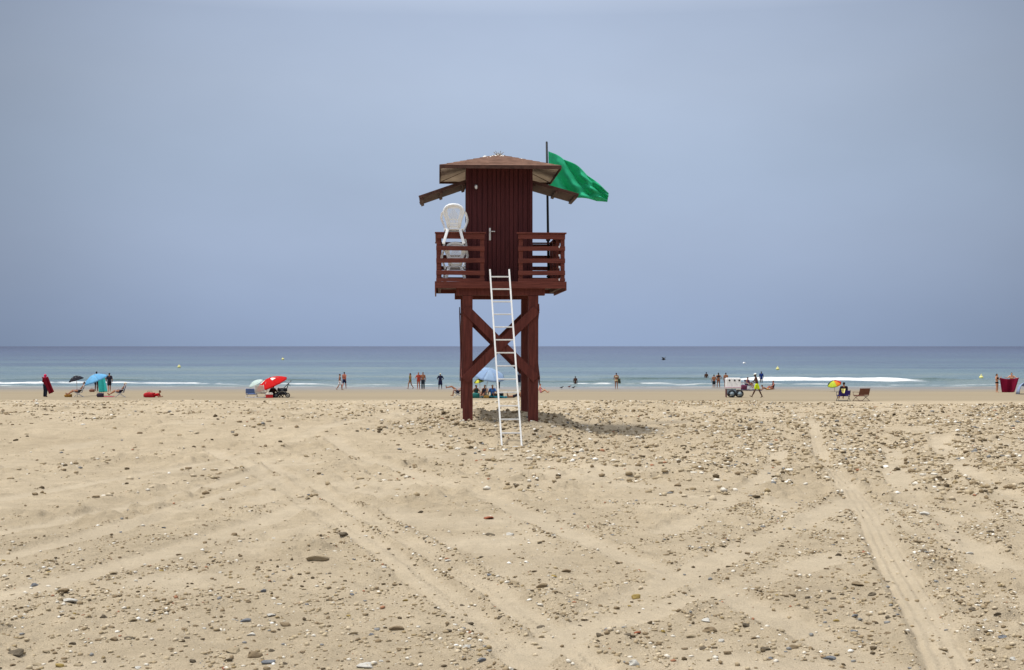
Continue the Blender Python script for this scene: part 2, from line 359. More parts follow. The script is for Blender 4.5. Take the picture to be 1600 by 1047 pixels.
def sea_mat():
    m = bpy.data.materials.new('sea_water'); m.use_nodes = True; nt = m.node_tree; N = nt.nodes; L = nt.links; b = N['Principled BSDF']
    tc = N.new('ShaderNodeTexCoord'); sp = N.new('ShaderNodeSeparateXYZ'); L.new(tc.outputs['Object'], sp.inputs[0])
    lg = N.new('ShaderNodeMath'); lg.operation = 'LOGARITHM'; lg.inputs[1].default_value = 10; L.new(sp.outputs['Y'], lg.inputs[0])
    r = N.new('ShaderNodeValToRGB'); e = r.color_ramp.elements
    st = [(.0,SEA0),(.1,SEA1),(.32,SEA2),(.6,SEA3),(1,SEA4)]
    while len(e) < len(st): e.new(.5)
    for k,(p,c) in enumerate(st): e[k].position = p; e[k].color = (*c,1)
    mr = N.new('ShaderNodeMapRange'); mr.inputs[1].default_value = 2.14; mr.inputs[2].default_value = 3.6; L.new(lg.outputs[0], mr.inputs[0])
    # soft streaks: light and dark of ripples painted into the water colour
    mp = N.new('ShaderNodeMapping'); mp.inputs['Scale'].default_value = (.22,1,1); L.new(tc.outputs['Object'], mp.inputs[0])
    n0 = N.new('ShaderNodeTexNoise'); n0.inputs['Scale'].default_value = .022; n0.inputs['Detail'].default_value = 12; n0.inputs['Roughness'].default_value = .80; L.new(mp.outputs[0], n0.inputs['Vector'])
    ad = N.new('ShaderNodeMath'); ad.operation = 'MULTIPLY_ADD'; ad.inputs[1].default_value = 1.5; L.new(n0.outputs['Fac'], ad.inputs[0])
    sb = N.new('ShaderNodeMath'); sb.operation = 'SUBTRACT'; sb.inputs[1].default_value = .75; L.new(mr.outputs[0], sb.inputs[0]); L.new(sb.outputs[0], ad.inputs[2])
    L.new(ad.outputs[0], r.inputs[0])
    def attr(n):
        a = N.new('ShaderNodeAttribute'); a.attribute_name = n; return a.outputs['Fac']
    def mixc(f, a, c):
        x = N.new('ShaderNodeMix'); x.data_type = 'RGBA'; L.new(f, x.inputs[0]); L.new(a, x.inputs[6]); x.inputs[7].default_value = (*c,1); return x.outputs[2]
    c = mixc(attr('swell'), r.outputs[0], (.045,.085,.075)); c = mixc(attr('wash'), c, WASH); c = mixc(attr('foam'), c, (.82,.83,.84))
    L.new(c, b.inputs['Base Color']); b.inputs['IOR'].default_value = 1.33; b.inputs['Specular IOR Level'].default_value = SEASPEC
    fm = N.new('ShaderNodeMapRange'); fm.inputs[3].default_value = .28; fm.inputs[4].default_value = .95; L.new(attr('foam'), fm.inputs[0]); L.new(fm.outputs[0], b.inputs['Roughness'])
    hs = []
    for s, a, st_ in ((.35,1.0,(.35,1,1)),(1.6,.5,(.4,1,1)),(6,.14,(.6,1,1))):
        q = N.new('ShaderNodeMapping'); q.inputs['Scale'].default_value = st_; L.new(tc.outputs['Object'], q.inputs[0])
        n = N.new('ShaderNodeTexNoise'); n.inputs['Scale'].default_value = s; n.inputs['Detail'].default_value = 4; L.new(q.outputs[0], n.inputs['Vector'])
        k = N.new('ShaderNodeMath'); k.operation = 'MULTIPLY'; k.inputs[1].default_value = a; L.new(n.outputs['Fac'], k.inputs[0]); hs.append(k.outputs[0])
    a1 = N.new('ShaderNodeMath'); L.new(hs[0], a1.inputs[0]); L.new(hs[1], a1.inputs[1]); a2 = N.new('ShaderNodeMath'); L.new(a1.outputs[0], a2.inputs[0]); L.new(hs[2], a2.inputs[1])
    bp = N.new('ShaderNodeBump'); bp.inputs['Strength'].default_value = 1; bp.inputs['Distance'].default_value = 1.1; L.new(a2.outputs[0], bp.inputs['Height']); L.new(bp.outputs[0], b.inputs['Normal'])
    return m
SEA0=(.15,.20,.205); SEA1=(.105,.168,.205); SEA2=(.070,.110,.170); SEA3=(.050,.074,.145); SEA4=(.022,.034,.085); WASH=(.26,.23,.19); SEASPEC=.27
srows = list(np.arange(136, 185, .14)) + list(np.geomspace(185.3, 1200, 260)) + [1500,2200,3500,6000,12000,25000,60000]
us = np.concatenate([-np.geomspace(60, 1.15, 14), np.linspace(-1, 1, 700), np.geomspace(1.15, 60, 14)])
tag(sheet('sea', srows, lambda Y: us[None,:]*(.5*Y), sea_z, sea_mat(), ['foam','swell','wash']), kind='structure')

# ------------------------------------------------------------------ stones
def ico(sub):
    bm = bmesh.new(); bmesh.ops.create_icosphere(bm, subdivisions=sub, radius=1)
    bm.verts.ensure_lookup_table(); v = np.array([p.co[:] for p in bm.verts]); f = np.array([[q.index for q in t.verts] for t in bm.faces]); bm.free(); return v, f
def stone_shape(v, seed, amp=.35):
    rs = np.random.RandomState(seed); w = v.copy(); d = np.zeros(len(v))
    for k in range(5):
        n = rs.normal(size=3); n /= np.linalg.norm(n); c = rs.uniform(.45,.85); t = v@n
        w = w - np.clip(t-c, 0, None)[:,None]*n*.9                 # flattened facets, as on a worn stone
    for k in range(6):
        q = rs.normal(size=3)*2.2; d += np.sin(v@q + rs.uniform(0,6))/6
    w = w*(1+amp*d)[:,None]; return w
def stone_mat(name, a, b_, sc=22):
    return M(name, a, .85, col2=b_, var=.25, scale=sc, spec=.2, bump=.5, bscale=90)
SM = {'brown': stone_mat('brown_stone', (.15,.11,.065), (.31,.235,.145)), 'dark': stone_mat('dark_stone', (.08,.065,.045), (.18,.145,.10)),
      'grey': stone_mat('blue_grey_stone', (.11,.12,.135), (.24,.25,.27)), 'white': stone_mat('pale_stone', (.42,.40,.36), (.70,.68,.62)),
      'ochre': stone_mat('ochre_stone', (.26,.18,.05), (.42,.31,.11)), 'tan': stone_mat('sand_coloured_stone', (.28,.22,.135), (.45,.37,.255)),
      'red': stone_mat('red_stone', (.28,.08,.045), (.40,.15,.08))}
V3, F3 = ico(3); PROTO = []
for k in range(9):
    me = bpy.data.meshes.new('stone'); w = stone_shape(V3, 100+k, .38)
    w += .035*np.sin(w[:,[1,2,0]]*13+k)
    me.from_pydata(w.tolist(), [], F3.tolist()); me.polygons.foreach_set('use_smooth', [True]*len(F3)); me.materials.append(SM['tan']); PROTO.append(me)
G_ST = 'larger stones lying scattered over the dry sand'
def stone(px, py, w, h, tone, label, k=0):
    x, D = P0(px, py+h*.35); z = gz(x, D)
    sx = w/2/F*D; sz = max(.35*sx, h/2/F*D*.72); sy = sx*random.uniform(.65,.95)
    o = bpy.data.objects.new('stone', PROTO[k % 9]); COL.objects.link(o)
    o.scale = (sx, sy, sz); o.location = (x, D, z+sz*.38); o.rotation_euler = (random.uniform(-.15,.15), random.uniform(-.15,.15), random.uniform(-.35,.35))
    o.material_slots[0].link = 'OBJECT'; o.material_slots[0].material = SM[tone]
    tag(o, label, 'stone', G_ST)
HAND = [
 (497,871,38,10,'tan','long flat tan stone lying alone left of the diagonal tyre track'),
 (537,841,20,7,'dark','thin dark flat stone just above the long flat tan stone'),
 (366,832,13,7,'brown','small brown stone alone above the left foreground rubble'),
 (397,1014,28,19,'brown','largest rough rust-brown rock at the lower left edge of the photo'),
 (367,1011,24,12,'tan','smooth tan-brown stone touching the large rust-brown rock on its left'),
 (302,1025,13,12,'dark','dark chestnut pebble left of the rust-brown rock'),
 (420,1027,23,12,'grey','blue-grey flat stone right of the rust-brown rock'),
 (111,936,24,12,'white','white and grey streaked stone in the lower left rubble'),
 (100,922,22,10,'brown','brown stone just behind the white streaked stone at lower left'),
 (411,918,12,10,'grey','small dark blue-grey stone standing alone above the white shell bits'),
 (447,969,25,10,'brown','brown wedge-shaped stone with a pale end left of centre foreground'),
 (203,990,19,9,'dark','dark brown oblong stone in the lower left foreground'),
 (163,958,13,11,'dark','round dark stone above the oblong dark brown stone'),
 (28,1014,30,15,'dark','wide dark grey stone at the far left bottom corner'),
 (95,1034,18,12,'ochre','yellowish stone beside the bottom left corner rocks'),
 (60,1030,14,9,'tan','tan stone at the very bottom left'),
 (425,953,15,8,'white','white shell fragment above the brown wedge-shaped stone'),
 (385,962,18,9,'grey','grey flat stone left of the white shell fragment'),
 (393,986,14,9,'white','whitish broken stone above the rust-brown rock'),
 (352,1036,10,10,'red','small reddish-brown stone below the smooth tan-brown stone'),
 (993,929,15,13,'ochre','round ochre-yellow stone in the centre right foreground'),
 (989,1035,21,18,'white','round whitish rock at the bottom edge right of centre'),
 (574,1039,31,14,'white','wide pale rock at the bottom edge left of centre'),
 (640,1038,14,12,'tan','tan stone right of the wide pale rock at the bottom'),
 (766,833,15,6,'dark','dark flat stone alone in the middle of the foreground sand'),
 (764,808,17,7,'red','orange-red brick fragment in the middle of the sand'),
 (847,916,19,11,'brown','brown stone with a pale foot in the centre foreground'),
 (884,895,17,8,'brown','dark brown flat stone right above the brown stone with the pale foot'),
 (866,903,12,8,'ochre','small ochre stone left of the dark brown flat stone'),
 (803,910,16,9,'tan','tan stone left of the brown stone in the centre foreground'),
 (728,1013,15,10,'white','white stone beside the diagonal track near the bottom'),
 (750,992,16,10,'brown','brown stone at the edge of the diagonal track near the bottom'),
 (735,973,13,8,'dark','dark stone on the rim of the diagonal track'),
 (980,994,13,8,'dark','dark brown pebble above the round whitish rock'),
 (996,988,12,8,'red','rusty red pebble next to the dark brown pebble above the whitish rock'),
 (620,980,24,8,'brown','flat brown stone in the left centre foreground'),
 (552,985,16,9,'tan','sand-coloured stone left of the flat brown stone'),
 (620,829,10,6,'brown','brown pebble beyond the dark flat stone left of centre'),
 (796,832,14,7,'white','white stone right of the lone dark flat stone'),
 (1108,982,26,15,'brown','large brown rock under a white stone right of the centre foreground'),
 (1104,970,16,9,'white','bright white stone resting behind the large brown rock'),
 (1136,1016,14,14,'brown','brown stone to the lower right of the large brown rock'),
 (1165,979,13,14,'dark','dark upright stone right of the large brown rock'),
 (1196,1015,17,7,'dark','thin dark stone right foreground beside the upright one'),
 (1295,1028,22,11,'grey','blue-grey rock at the bottom right left of the ribbed track'),
 (1334,970,13,6,'grey','small grey flat pebble left of the ribbed tyre track'),
 (1355,975,14,8,'brown','brown pebble right of the small grey flat pebble'),
 (1385,902,12,6,'dark','near-black flat pebble touching the ribbed tyre track'),
 (1362,927,17,10,'dark','dark rough stone below the near-black flat pebble'),
 (1340,912,20,8,'brown','brown rough stone left of the dark rough stone'),
 (1433,847,16,9,'brown','uppermost of the brown stones lined up right of the ribbed track'),
 (1441,863,16,8,'dark','second dark stone in the line right of the ribbed track'),
 (1459,874,20,11,'brown','largest brown stone in the line right of the ribbed track'),
 (1444,806,16,7,'white','bright white stone on the rubble row at the right'),
 (1513,861,15,7,'white','white flat stone at the lower end of the right rubble row'),
 (1506,903,11,7,'white','small white shell right of the lined up brown stones'),
 (1312,834,14,5,'brown','thin brown stone left of the ribbed track near its bend'),
 (1565,999,16,9,'grey','grey stone near the right edge of the foreground'),
 (1582,1027,11,12,'white','white stone at the bottom right corner'),
 (1218,985,17,8,'tan','pale tan stone between the brown rocks at lower right'),
 (1098,1010,14,8,'dark','dark stone below the large brown rock'),
]
for k, s in enumerate(HAND): stone(*s, k)
rs = np.random.RandomState(5)
def density(x, y):
    _, rub, trk = relief(x, y)
    base = .13 + .55*sstep(.42, .72, fbm(x/1.1, y/1.3, 111, 4)) + .35*sstep(.5, .68, fbm(x/3.2, y/3.4, 113, 3))
    px = CX + x/y*F
    dense = sstep(-3.5, 1.5, x-.04*(y-28))*sstep(19, 25, y)*(1-.75*sstep(31, 38, y))*(.4+.9*fbm(x/1.8, y/2.5, 117, 3))           # stony ground right of and round the tower
    dense = np.maximum(dense, .12*sstep(31, 34, y)*(1-sstep(40, 48, y)))
    left = 1-.80*sstep(-1, -3.0, x)*sstep(11, 15, y)*(1-sstep(30, 34, y))
    d = (base*(.55+2.5*dense) + 1.6*rub)*left*(1-.93*trk)*(1-.55*sstep(40, 52, y))
    d = d*(1-.55*sstep(33, 38, y)*(1-sstep(1,5,x))); cl = fbm(x/.38, y/.5, 121, 3); d = d*(.35+2.6*sstep(.42,.72,cl))
    return d + .5*(1-sstep(9, 15, y))*(.3+fbm(x/.8, y/.9, 119, 3))*(1-.9*trk)
zones = [('left', lambda p: p < 540), ('middle', lambda p: 540 <= p < 1070), ('right', lambda p: p >= 1070)]
tonew = {'brown':'brown','dark':'dark brown','grey':'bluish grey','white':'whitish','ochre':'ochre','tan':'tan'}
# middle-sized pebbles still told apart one by one
n = 0
while n < 238:
    py = rs.uniform(770, 1042); px = rs.uniform(5, 1595); x, D = P0(px, py)
    if rs.rand() > float(density(np.array([x]), np.array([D]))[0])*.8: continue
    if any(abs(px-h[0]) < 18 and abs(py-h[1]) < 10 for h in HAND): continue
    t = rs.choice(['brown','tan','dark','white','grey','ochre'], p=[.34,.27,.15,.12,.07,.05])
    w = rs.choice([7,8,9,10,12,14], p=[.25,.25,.2,.15,.1,.05])*(.7+.5*(py-770)/270)
    zn = [a for a, f in zones if f(px)][0]; dep = 'in the near foreground' if py > 905 else 'farther up the sand'
    stone(px, py, w, w*rs.uniform(.5,.75), t, f'small {tonew[t]} pebble on the {zn} side of the sand {dep}', int(rs.randint(9))); n += 1
# everything smaller: one uncountable litter of pebbles and shell bits
def litter(name, y0, y1, dens, smin, smax, sub, seed, label):
    rs = np.random.RandomState(seed); v0, f0 = ico(sub); shapes = [stone_shape(v0, seed+10+k, .35) for k in range(10)]
    area = 0; N = int(dens*(y1-y0)*(.48*(y0+y1)+2)*1.6)
    y = np.sqrt(rs.uniform(y0**2, y1**2, N)); x = rs.uniform(-1, 1, N)*(.44*y+1.2)
    keep = rs.rand(N) < np.clip(density(x, y)*.62, 0, 1); x = x[keep]; y = y[keep]; n = len(x)
    z = ground(x, y)[0]
    s = smin*(smax/smin)**(rs.rand(n)**2.3); ang = rs.uniform(0, 6.283, n)
    fl = rs.uniform(.35,.7,n); el = rs.uniform(.55,1,n); tone = rs.rand(n); pick = rs.randint(10, size=n)
    W = np.empty((n, len(v0), 3))
    for k in range(10):
        q = pick == k; W[q] = shapes[k][None]
    W = W*np.stack([s, s*el, s*fl], 1)[:,None,:]
    ca = np.cos(ang)[:,None]; sa = np.sin(ang)[:,None]
    X = W[:,:,0]*ca - W[:,:,1]*sa + x[:,None]; Y = W[:,:,0]*sa + W[:,:,1]*ca + y[:,None]; Z = W[:,:,2] + (z + s*fl*.26)[:,None]
    co = np.stack([X,Y,Z], 2).reshape(-1,3).astype(np.float32)
    fc = (f0[None] + (np.arange(n)*len(v0))[:,None,None]).reshape(-1).astype(np.int32)
    me = bpy.data.meshes.new(name); me.vertices.add(len(co)); me.vertices.foreach_set('co', co.ravel())
    me.loops.add(len(fc)); me.loops.foreach_set('vertex_index', fc); me.polygons.add(len(fc)//3)
    me.polygons.foreach_set('loop_start', np.arange(0, len(fc), 3, dtype=np.int32)); me.polygons.foreach_set('use_smooth', np.ones(len(fc)//3, bool)); me.update(calc_edges=True)
    a = me.attributes.new('tone', 'FLOAT', 'POINT'); a.data.foreach_set('value', np.repeat(tone, len(v0)).astype(np.float32))
    me.materials.append(pebble_mat); o = bpy.data.objects.new(name, me); COL.objects.link(o)
    print(name, n); return tag(o, label, 'pebbles', kind='stuff')
def mk_pebble():
    m = bpy.data.materials.new('pebble_litter'); m.use_nodes = True; N = m.node_tree.nodes; L = m.node_tree.links; b = N['Principled BSDF']
    a = N.new('ShaderNodeAttribute'); a.attribute_name = 'tone'; r = N.new('ShaderNodeValToRGB'); r.color_ramp.interpolation = 'CONSTANT'
    st = [(0,(.10,.075,.045)),(.08,(.22,.165,.10)),(.24,(.33,.26,.165)),(.44,(.43,.355,.24)),(.68,(.50,.42,.30)),(.80,(.30,.23,.13)),(.86,(.22,.22,.215)),(.89,(.62,.58,.50)),(.975,(.80,.78,.72)),(.99,(.34,.17,.10))]
    e = r.color_ramp.elements
    while len(e) < len(st): e.new(.5)
    for k,(p,c) in enumerate(st): e[k].position = p; e[k].color = (*c,1)
    L.new(a.outputs['Fac'], r.inputs[0])
    tc = N.new('ShaderNodeTexCoord'); n = N.new('ShaderNodeTexNoise'); n.inputs['Scale'].default_value = 60; L.new(tc.outputs['Object'], n.inputs['Vector'])
    g = N.new('ShaderNodeMapRange'); g.inputs[3].default_value = .7; g.inputs[4].default_value = 1.3; L.new(n.outputs['Fac'], g.inputs[0])
    x = N.new('ShaderNodeMix'); x.data_type = 'RGBA'; x.blend_type = 'MULTIPLY'; x.inputs[0].default_value = 1; L.new(r.outputs[0], x.inputs[6]); L.new(g.outputs[0], x.inputs[7])
    L.new(x.outputs[2], b.inputs['Base Color']); b.inputs['Roughness'].default_value = .9; b.inputs['Specular IOR Level'].default_value = .15
    return m
pebble_mat = mk_pebble()
litter('near_pebbles', 5, 17, 800, .0036, .030, 1, 1, 'small pebbles and shell bits strewn over the near sand')
litter('far_pebbles', 17, 52, 118, .011, .075, 1, 2, 'stony litter spread over the sand around and beyond the tower')

# ------------------------------------------------------------------ lifeguard tower
def wood(name, a, b_, st=(9,9,.8), rough=.7):
    return M(name, a, rough, col2=b_, scale=3, spec=.25, bump=.45, bscale=22, stretch=st)
W_CAB = wood('maroon_cabin_boards', (.060,.0105,.0125), (.082,.016,.018))
W_RAIL = wood('red_brown_rail_boards', (.105,.024,.017), (.175,.046,.033), (.8,9,9))
W_LEG = wood('red_brown_posts', (.085,.018,.014), (.15,.037,.028))
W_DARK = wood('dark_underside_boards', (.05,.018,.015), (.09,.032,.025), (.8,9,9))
W_ROOF = M('brown_roof_shingle', (.155,.083,.058), .9, col2=(.25,.145,.105), scale=5, spec=.15, bump=.6, bscale=35)
W_TRIM = wood('weathered_eave_boards', (.055,.025,.020), (.105,.050,.038), (2,2,2))
W_SOF = M('pale_weathered_soffit', (.50,.44,.40), .85, col2=(.68,.62,.57), scale=3, spec=.1)
WHITE_PL = M('white_plastic', (.88,.91,.95), .35, var=.02, scale=4, spec=.5, transl=.12)
STEEL = M('pale_door_metal', (.66,.66,.64), .35, var=.06, spec=.5)
ALU = M('pale_aluminium', (.70,.71,.71), .5, var=.10, scale=9, spec=.5)
DROP = M('bird_droppings', (.75,.74,.70), .8, var=.12, scale=30)
YAW = R(3.3)
tower = empty('lifeguard_tower', (TW[0], TW[1], 0), YAW, 'dark red wooden lifeguard tower on four stilts in the middle of the beach', 'lifeguard tower')
DK = 3.46; CAPZ = 4.58; HW = 1.435; HD = 1.42        # deck level, rail top, half sizes
def T(m, name, mt, parent=tower, smooth=False): return m.build(name, mt, parent, smooth)
# stilts
LX, LY = .735, 1.22
for sx in (-1,1):
    for sy in (-1,1):
        m = MB(); m.beam((sx*(LX-.005), sy*LY, -.5), (sx*LX, sy*LY, 3.18), .222, .20, up=(0,1,0), b=.008)
        o = T(m, 'leg', W_LEG)
# bearers across the top of the stilts, with their ends showing
for sy in (-1,1): T(MB().box(-.99,.99, sy*LY-.11, sy*LY+.11, 3.185, 3.345, b=.006), 'bearer', W_LEG)
m = MB()
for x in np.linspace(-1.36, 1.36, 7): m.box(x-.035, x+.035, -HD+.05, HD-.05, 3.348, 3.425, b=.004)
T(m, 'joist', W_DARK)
# cross braces: front and back between the stilts, and on both flanks
for sy in (-1,1):
    y = sy*(LY+.118)
    T(MB().beam((-.80, y, 2.90), (.80, y, 1.32), .036, .20, up=(0,0,1)), 'brace', W_LEG)
    T(MB().beam((-.80, y+sy*.038, 1.30), (.80, y+sy*.038, 2.87), .036, .20, up=(0,0,1)), 'brace', W_LEG)
for sx in (-1,1):
    x = sx*(LX+.124)
    T(MB().beam((x, -LY-.08, 2.93), (x, LY+.08, 1.28), .022, .17), 'brace', W_LEG)
    T(MB().beam((x+sx*.011, -LY-.08, 1.28), (x+sx*.011, LY+.08, 2.93), .022, .17), 'brace', W_LEG)
# deck boards and skirt
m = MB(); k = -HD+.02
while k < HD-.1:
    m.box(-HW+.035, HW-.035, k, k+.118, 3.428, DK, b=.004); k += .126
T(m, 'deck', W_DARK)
m = MB(); m.box(-HW, HW, -HD-.03, -HD, 3.335, 3.485, b=.005); m.box(-HW, HW, HD, HD+.03, 3.335, 3.485, b=.005)
m.box(-HW-.03, -HW, -HD-.03, HD+.03, 3.26, 3.49, b=.005); m.box(HW, HW+.03, -HD-.03, HD+.03, 3.29, 3.49, b=.005)
T(m, 'skirt_board', W_RAIL)
# railings
def railing(p, q, posts, n_in):
    """slatted rail from p to q (xy), boards on the outer side"""
    p = Vector((*p,0)); q = Vector((*q,0)); d = (q-p).normalized(); n = Vector((*n_in,0))
    m = MB()
    for z in (4.435, 4.27-.075, 3.985-.062, 3.72-.07, 3.56):
        pass
    for z, h in ((4.49,.115),(4.222,.098),(3.952,.098),(3.680,.098),(3.522,.07)):
        j = random.uniform(-.006,.006)
        m.beam(p+Vector((0,0,z+j)), q+Vector((0,0,z-j)), .026, h, up=(0,0,1))
    r = T(m, 'railing', W_RAIL)
    c = MB(); c.beam(p-d*.03-n*.0+n*.03+Vector((0,0,4.567)), q+d*.03+n*.03+Vector((0,0,4.567)), .13, .03); T(c, 'top_rail', W_RAIL, r)
    for t in posts:
        a = p.lerp(q, t)+n*.062; b = MB(); b.beam(a+Vector((0,0,3.462)), a+Vector((0,0,4.549)), .09, .09, up=(0,1,0)); T(b, 'post', W_RAIL, r)
yf = -HD-.0
railing((-HW+.0, yf), (-.36, yf), (.05,.95), (0,1)); railing((.385, yf), (HW, yf), (.06,.95), (0,1))
railing((-HW, HD-.03), (HW, HD-.03), (.02,.35,.98), (0,-1))
railing((-HW+.016, -HD+.05), (-HW+.016, HD-.08), (.33,.66), (1,0)); railing((HW-.016, -HD+.05), (HW-.016, HD-.08), (.33,.66), (-1,0))
# cabin
CW = .742; CF = -.70; CB = .82; CT = 6.212
m = MB()
def boards(m, x0, x1, y, z0, z1, n, out):
    w = (x1-x0)/n
    for i in range(n):
        a = x0+i*w; j = .0025*random.random()
        m.box(a+.007, a+w-.007, min(y, y+out*(.022+j)), max(y, y+out*(.022+j)), z0, z1, b=.005)
boards(m, -CW, -.275, CF, DK+.002, CT, 4, -1); boards(m, .435, CW, CF, DK+.002, CT, 3, -1)
boards(m, -CW, CW, CB, DK+.002, CT, 14, 1)
m.box(-CW+.02, CW-.02, CF+.001, CF+.03, DK+.002, CT); m.box(-CW+.02, CW-.02, CB-.03, CB-.001, DK+.002, CT)
# flank walls with an open lookout window under each propped shutter
for sx in (-1,1):
    for (y0,y1,z0,z1) in ((CF+.032,CB-.032,DK+.002,4.62),(CF+.032,CF+.18,4.622,CT),(CB-.18,CB-.032,4.622,CT),(CF+.182,CB-.182,5.72,CT)):
        m.box(min(sx*(CW-.03),sx*CW), max(sx*(CW-.03),sx*CW), y0, y1, z0, z1)
cab = T(m, 'cabin_wall', W_CAB)
for sx in (-1,1):                                      # corner trims
    T(MB().box(min(sx*(CW-.05),sx*(CW+.016)), max(sx*(CW-.05),sx*(CW+.016)), CF-.048, CF-.024, DK+.004, CT-.02, b=.004), 'corner_trim', W_CAB)
m = MB(); boards(m, -.262, .422, CF-.006, DK+.03, 6.18, 7, -1); m.box(-.262,.422,CF-.005,CF-.0005,DK+.03,6.18)
door = T(m, 'door', wood('maroon_door_boards', (.062,.011,.0125), (.086,.017,.018)))
m = MB(); m.box(-.235,-.195, CF-.040, CF-.031, 4.46, 4.74, b=.004); m.tube([(-.215,CF-.04,4.66),(-.215,CF-.085,4.66)], .011); m.tube([(-.215,CF-.085,4.66),(-.10,CF-.085,4.655)], .011)
T(m, 'door_handle', STEEL, door, True)
m = MB(); m.tube([(-.53,CF-.03,5.69),(-.53,CF-.075,5.69)], .03, 12); m.ball((-.53,CF-.085,5.665), (.032,.03,.048)); T(m, 'wall_lamp', WHITE_PL, smooth=True)
# roof: a low shingled pyramid with open eaves
RX = 1.335; RY0 = -1.32; RY1 = 1.38; EZ = 6.055; AZ = 6.50; AX, AY = 0.02, .03
def pyr(m, e, dz, n=9):
    cs = [(-RX-e,RY0-e),(RX+e,RY0-e),(RX+e,RY1+e),(-RX-e,RY1+e)]
    for i in range(4):
        a = Vector((*cs[i], EZ+dz)); b = Vector((*cs[(i+1)%4], EZ+dz)); t = Vector((AX,AY,AZ+dz))
        for k in range(n):                             # overlapping courses
            f0 = k/n; f1 = (k+1)/n
            p0 = a.lerp(t,f0); p1 = b.lerp(t,f0); p2 = b.lerp(t,f1); p3 = a.lerp(t,f1); li = Vector((0,0,.010))
            m.add([p0+li,p1+li,p2,p3,p0-li*.4,p1-li*.4], [(0,1,2,3),(4,5,1,0)])
m = MB(); pyr(m, .02, .03)
roof = T(m, 'roof', W_ROOF)
m = MB(); cs = [(-RX,RY0),(RX,RY0),(RX,RY1),(-RX,RY1)]
vs = [(x,y,EZ+.004) for x,y in cs]+[(AX,AY,AZ-.02)]; m.add(vs, [(2,1,4),(3,2,4),(0,3,4)]); m.add(vs, [(1,0,4)], 1); T(m, 'soffit', [W_SOF, W_DARK], roof)  # front face coloured dark to stand for the shadow under the eave
m = MB()
m.box(-RX-.03,RX+.03,RY0-.03,RY0-.005,EZ-.045,EZ+.035,b=.004); m.box(-RX-.03,RX+.03,RY1+.005,RY1+.03,EZ-.045,EZ+.035,b=.004)
m.box(-RX-.03,-RX-.005,RY0-.004,RY1+.004,EZ-.045,EZ+.035,b=.004); m.box(RX+.005,RX+.03,RY0-.004,RY1+.004,EZ-.045,EZ+.035,b=.004)
T(m, 'fascia', W_TRIM, roof)
m = MB()
for x,y in cs: m.beam((x*.97,y*.97,EZ+.012), (AX+(x-AX)*.08,AY+(y-AY)*.08,AZ-.033), .03, .02)
T(m, 'rafter', W_TRIM, roof)
m = MB()
m.box(AX-.07,AX+.07,AY-.07,AY+.07,AZ+.015,AZ+.045,b=.01)
for i in range(11):
    a = i*2*math.pi/11; m.tube([(AX+.045*math.cos(a),AY+.045*math.sin(a),AZ+.03),(AX+.12*math.cos(a),AY+.12*math.sin(a),AZ+.085+.02*math.sin(i*3))], .006, 5)
T(m, 'ridge_cap', M('dull_metal_cap', (.35,.33,.30), .5, metal=.3), roof)
m = MB(); rr = random.Random(4)
for cx_,t,s in [(-.02,.93,.05),(.05,.90,.045),(-.08,.88,.04),(-.15,.85,.03),(.10,.86,.04),(-.32,.83,.045),(-.36,.76,.025),(.50,.60,.035),(-.20,.78,.03),(.02,.80,.03),(-.28,.70,.02)]:
    y = RY0+(AY-RY0)*t; z = EZ+.034+(AZ-EZ)*t; n = 9; c0 = (AX+cx_, y, z+.014)
    vs = [c0]+[(c0[0]+s*rr.uniform(.6,1.2)*math.cos(j*6.283/n), y+s*.9*rr.uniform(.6,1.3)*math.sin(j*6.283/n), z-.004+.33*s*.9*math.sin(j*6.283/n)) for j in range(n)]
    m.add(vs, [(0,1+j,1+(j+1)%n) for j in range(n)])
T(m, 'bird_dropping', DROP, roof)
# propped shutters on both flanks
for sx, dz in ((-1,.375),(1,.30)):
    L_ = 1.12; hx = sx*(CW+.01); hz = 5.80; ex = sx*(CW+L_-.04); ez = hz-dz
    m = MB(); y0, y1 = CF+.10, CB-.10
    d = Vector((ex-hx,0,ez-hz)).normalized(); nn = Vector((-d.z,0,d.x)) if sx > 0 else Vector((d.z,0,-d.x))
    for i in range(9):
        a = y0+(y1-y0)*i/9; b = y0+(y1-y0)*(i+1)/9-.006
        m.beam((hx,(a+b)/2,hz),(ex,(a+b)/2,ez), b-a, .024, up=nn)
    sh = T(m, 'shutter', W_TRIM)
    m = MB()
    for t in (.06,.55,.955):
        c = Vector((hx,0,hz)).lerp(Vector((ex,0,ez)),t)-nn*.036; m.beam(c+Vector((0,y0+.012,0)), c+Vector((0,y1-.012,0)), .07, .045, up=nn)
    for yy in (y0+.03, y1-.03): m.beam(Vector((hx,yy,hz))+nn*.035, Vector((ex,yy,ez))+nn*.035, .06, .042, up=nn)
    T(m, 'batten', W_TRIM, sh)
# white door hook and rope bits on the right rail
m = MB()
for z in (4.35,4.16,3.9,3.62): m.ball((1.30,-HD-.02,z-.09), (.012,.012,.028))
T(m, 'cord_tie', WHITE_PL, smooth=True)
# flagpole on the seaward rail
tm = Matrix.Translation((TW[0],TW[1],0)) @ Matrix.Rotation(YAW,4,'Z')
def wp(x,y,z): return tm @ Vector((x,y,z))
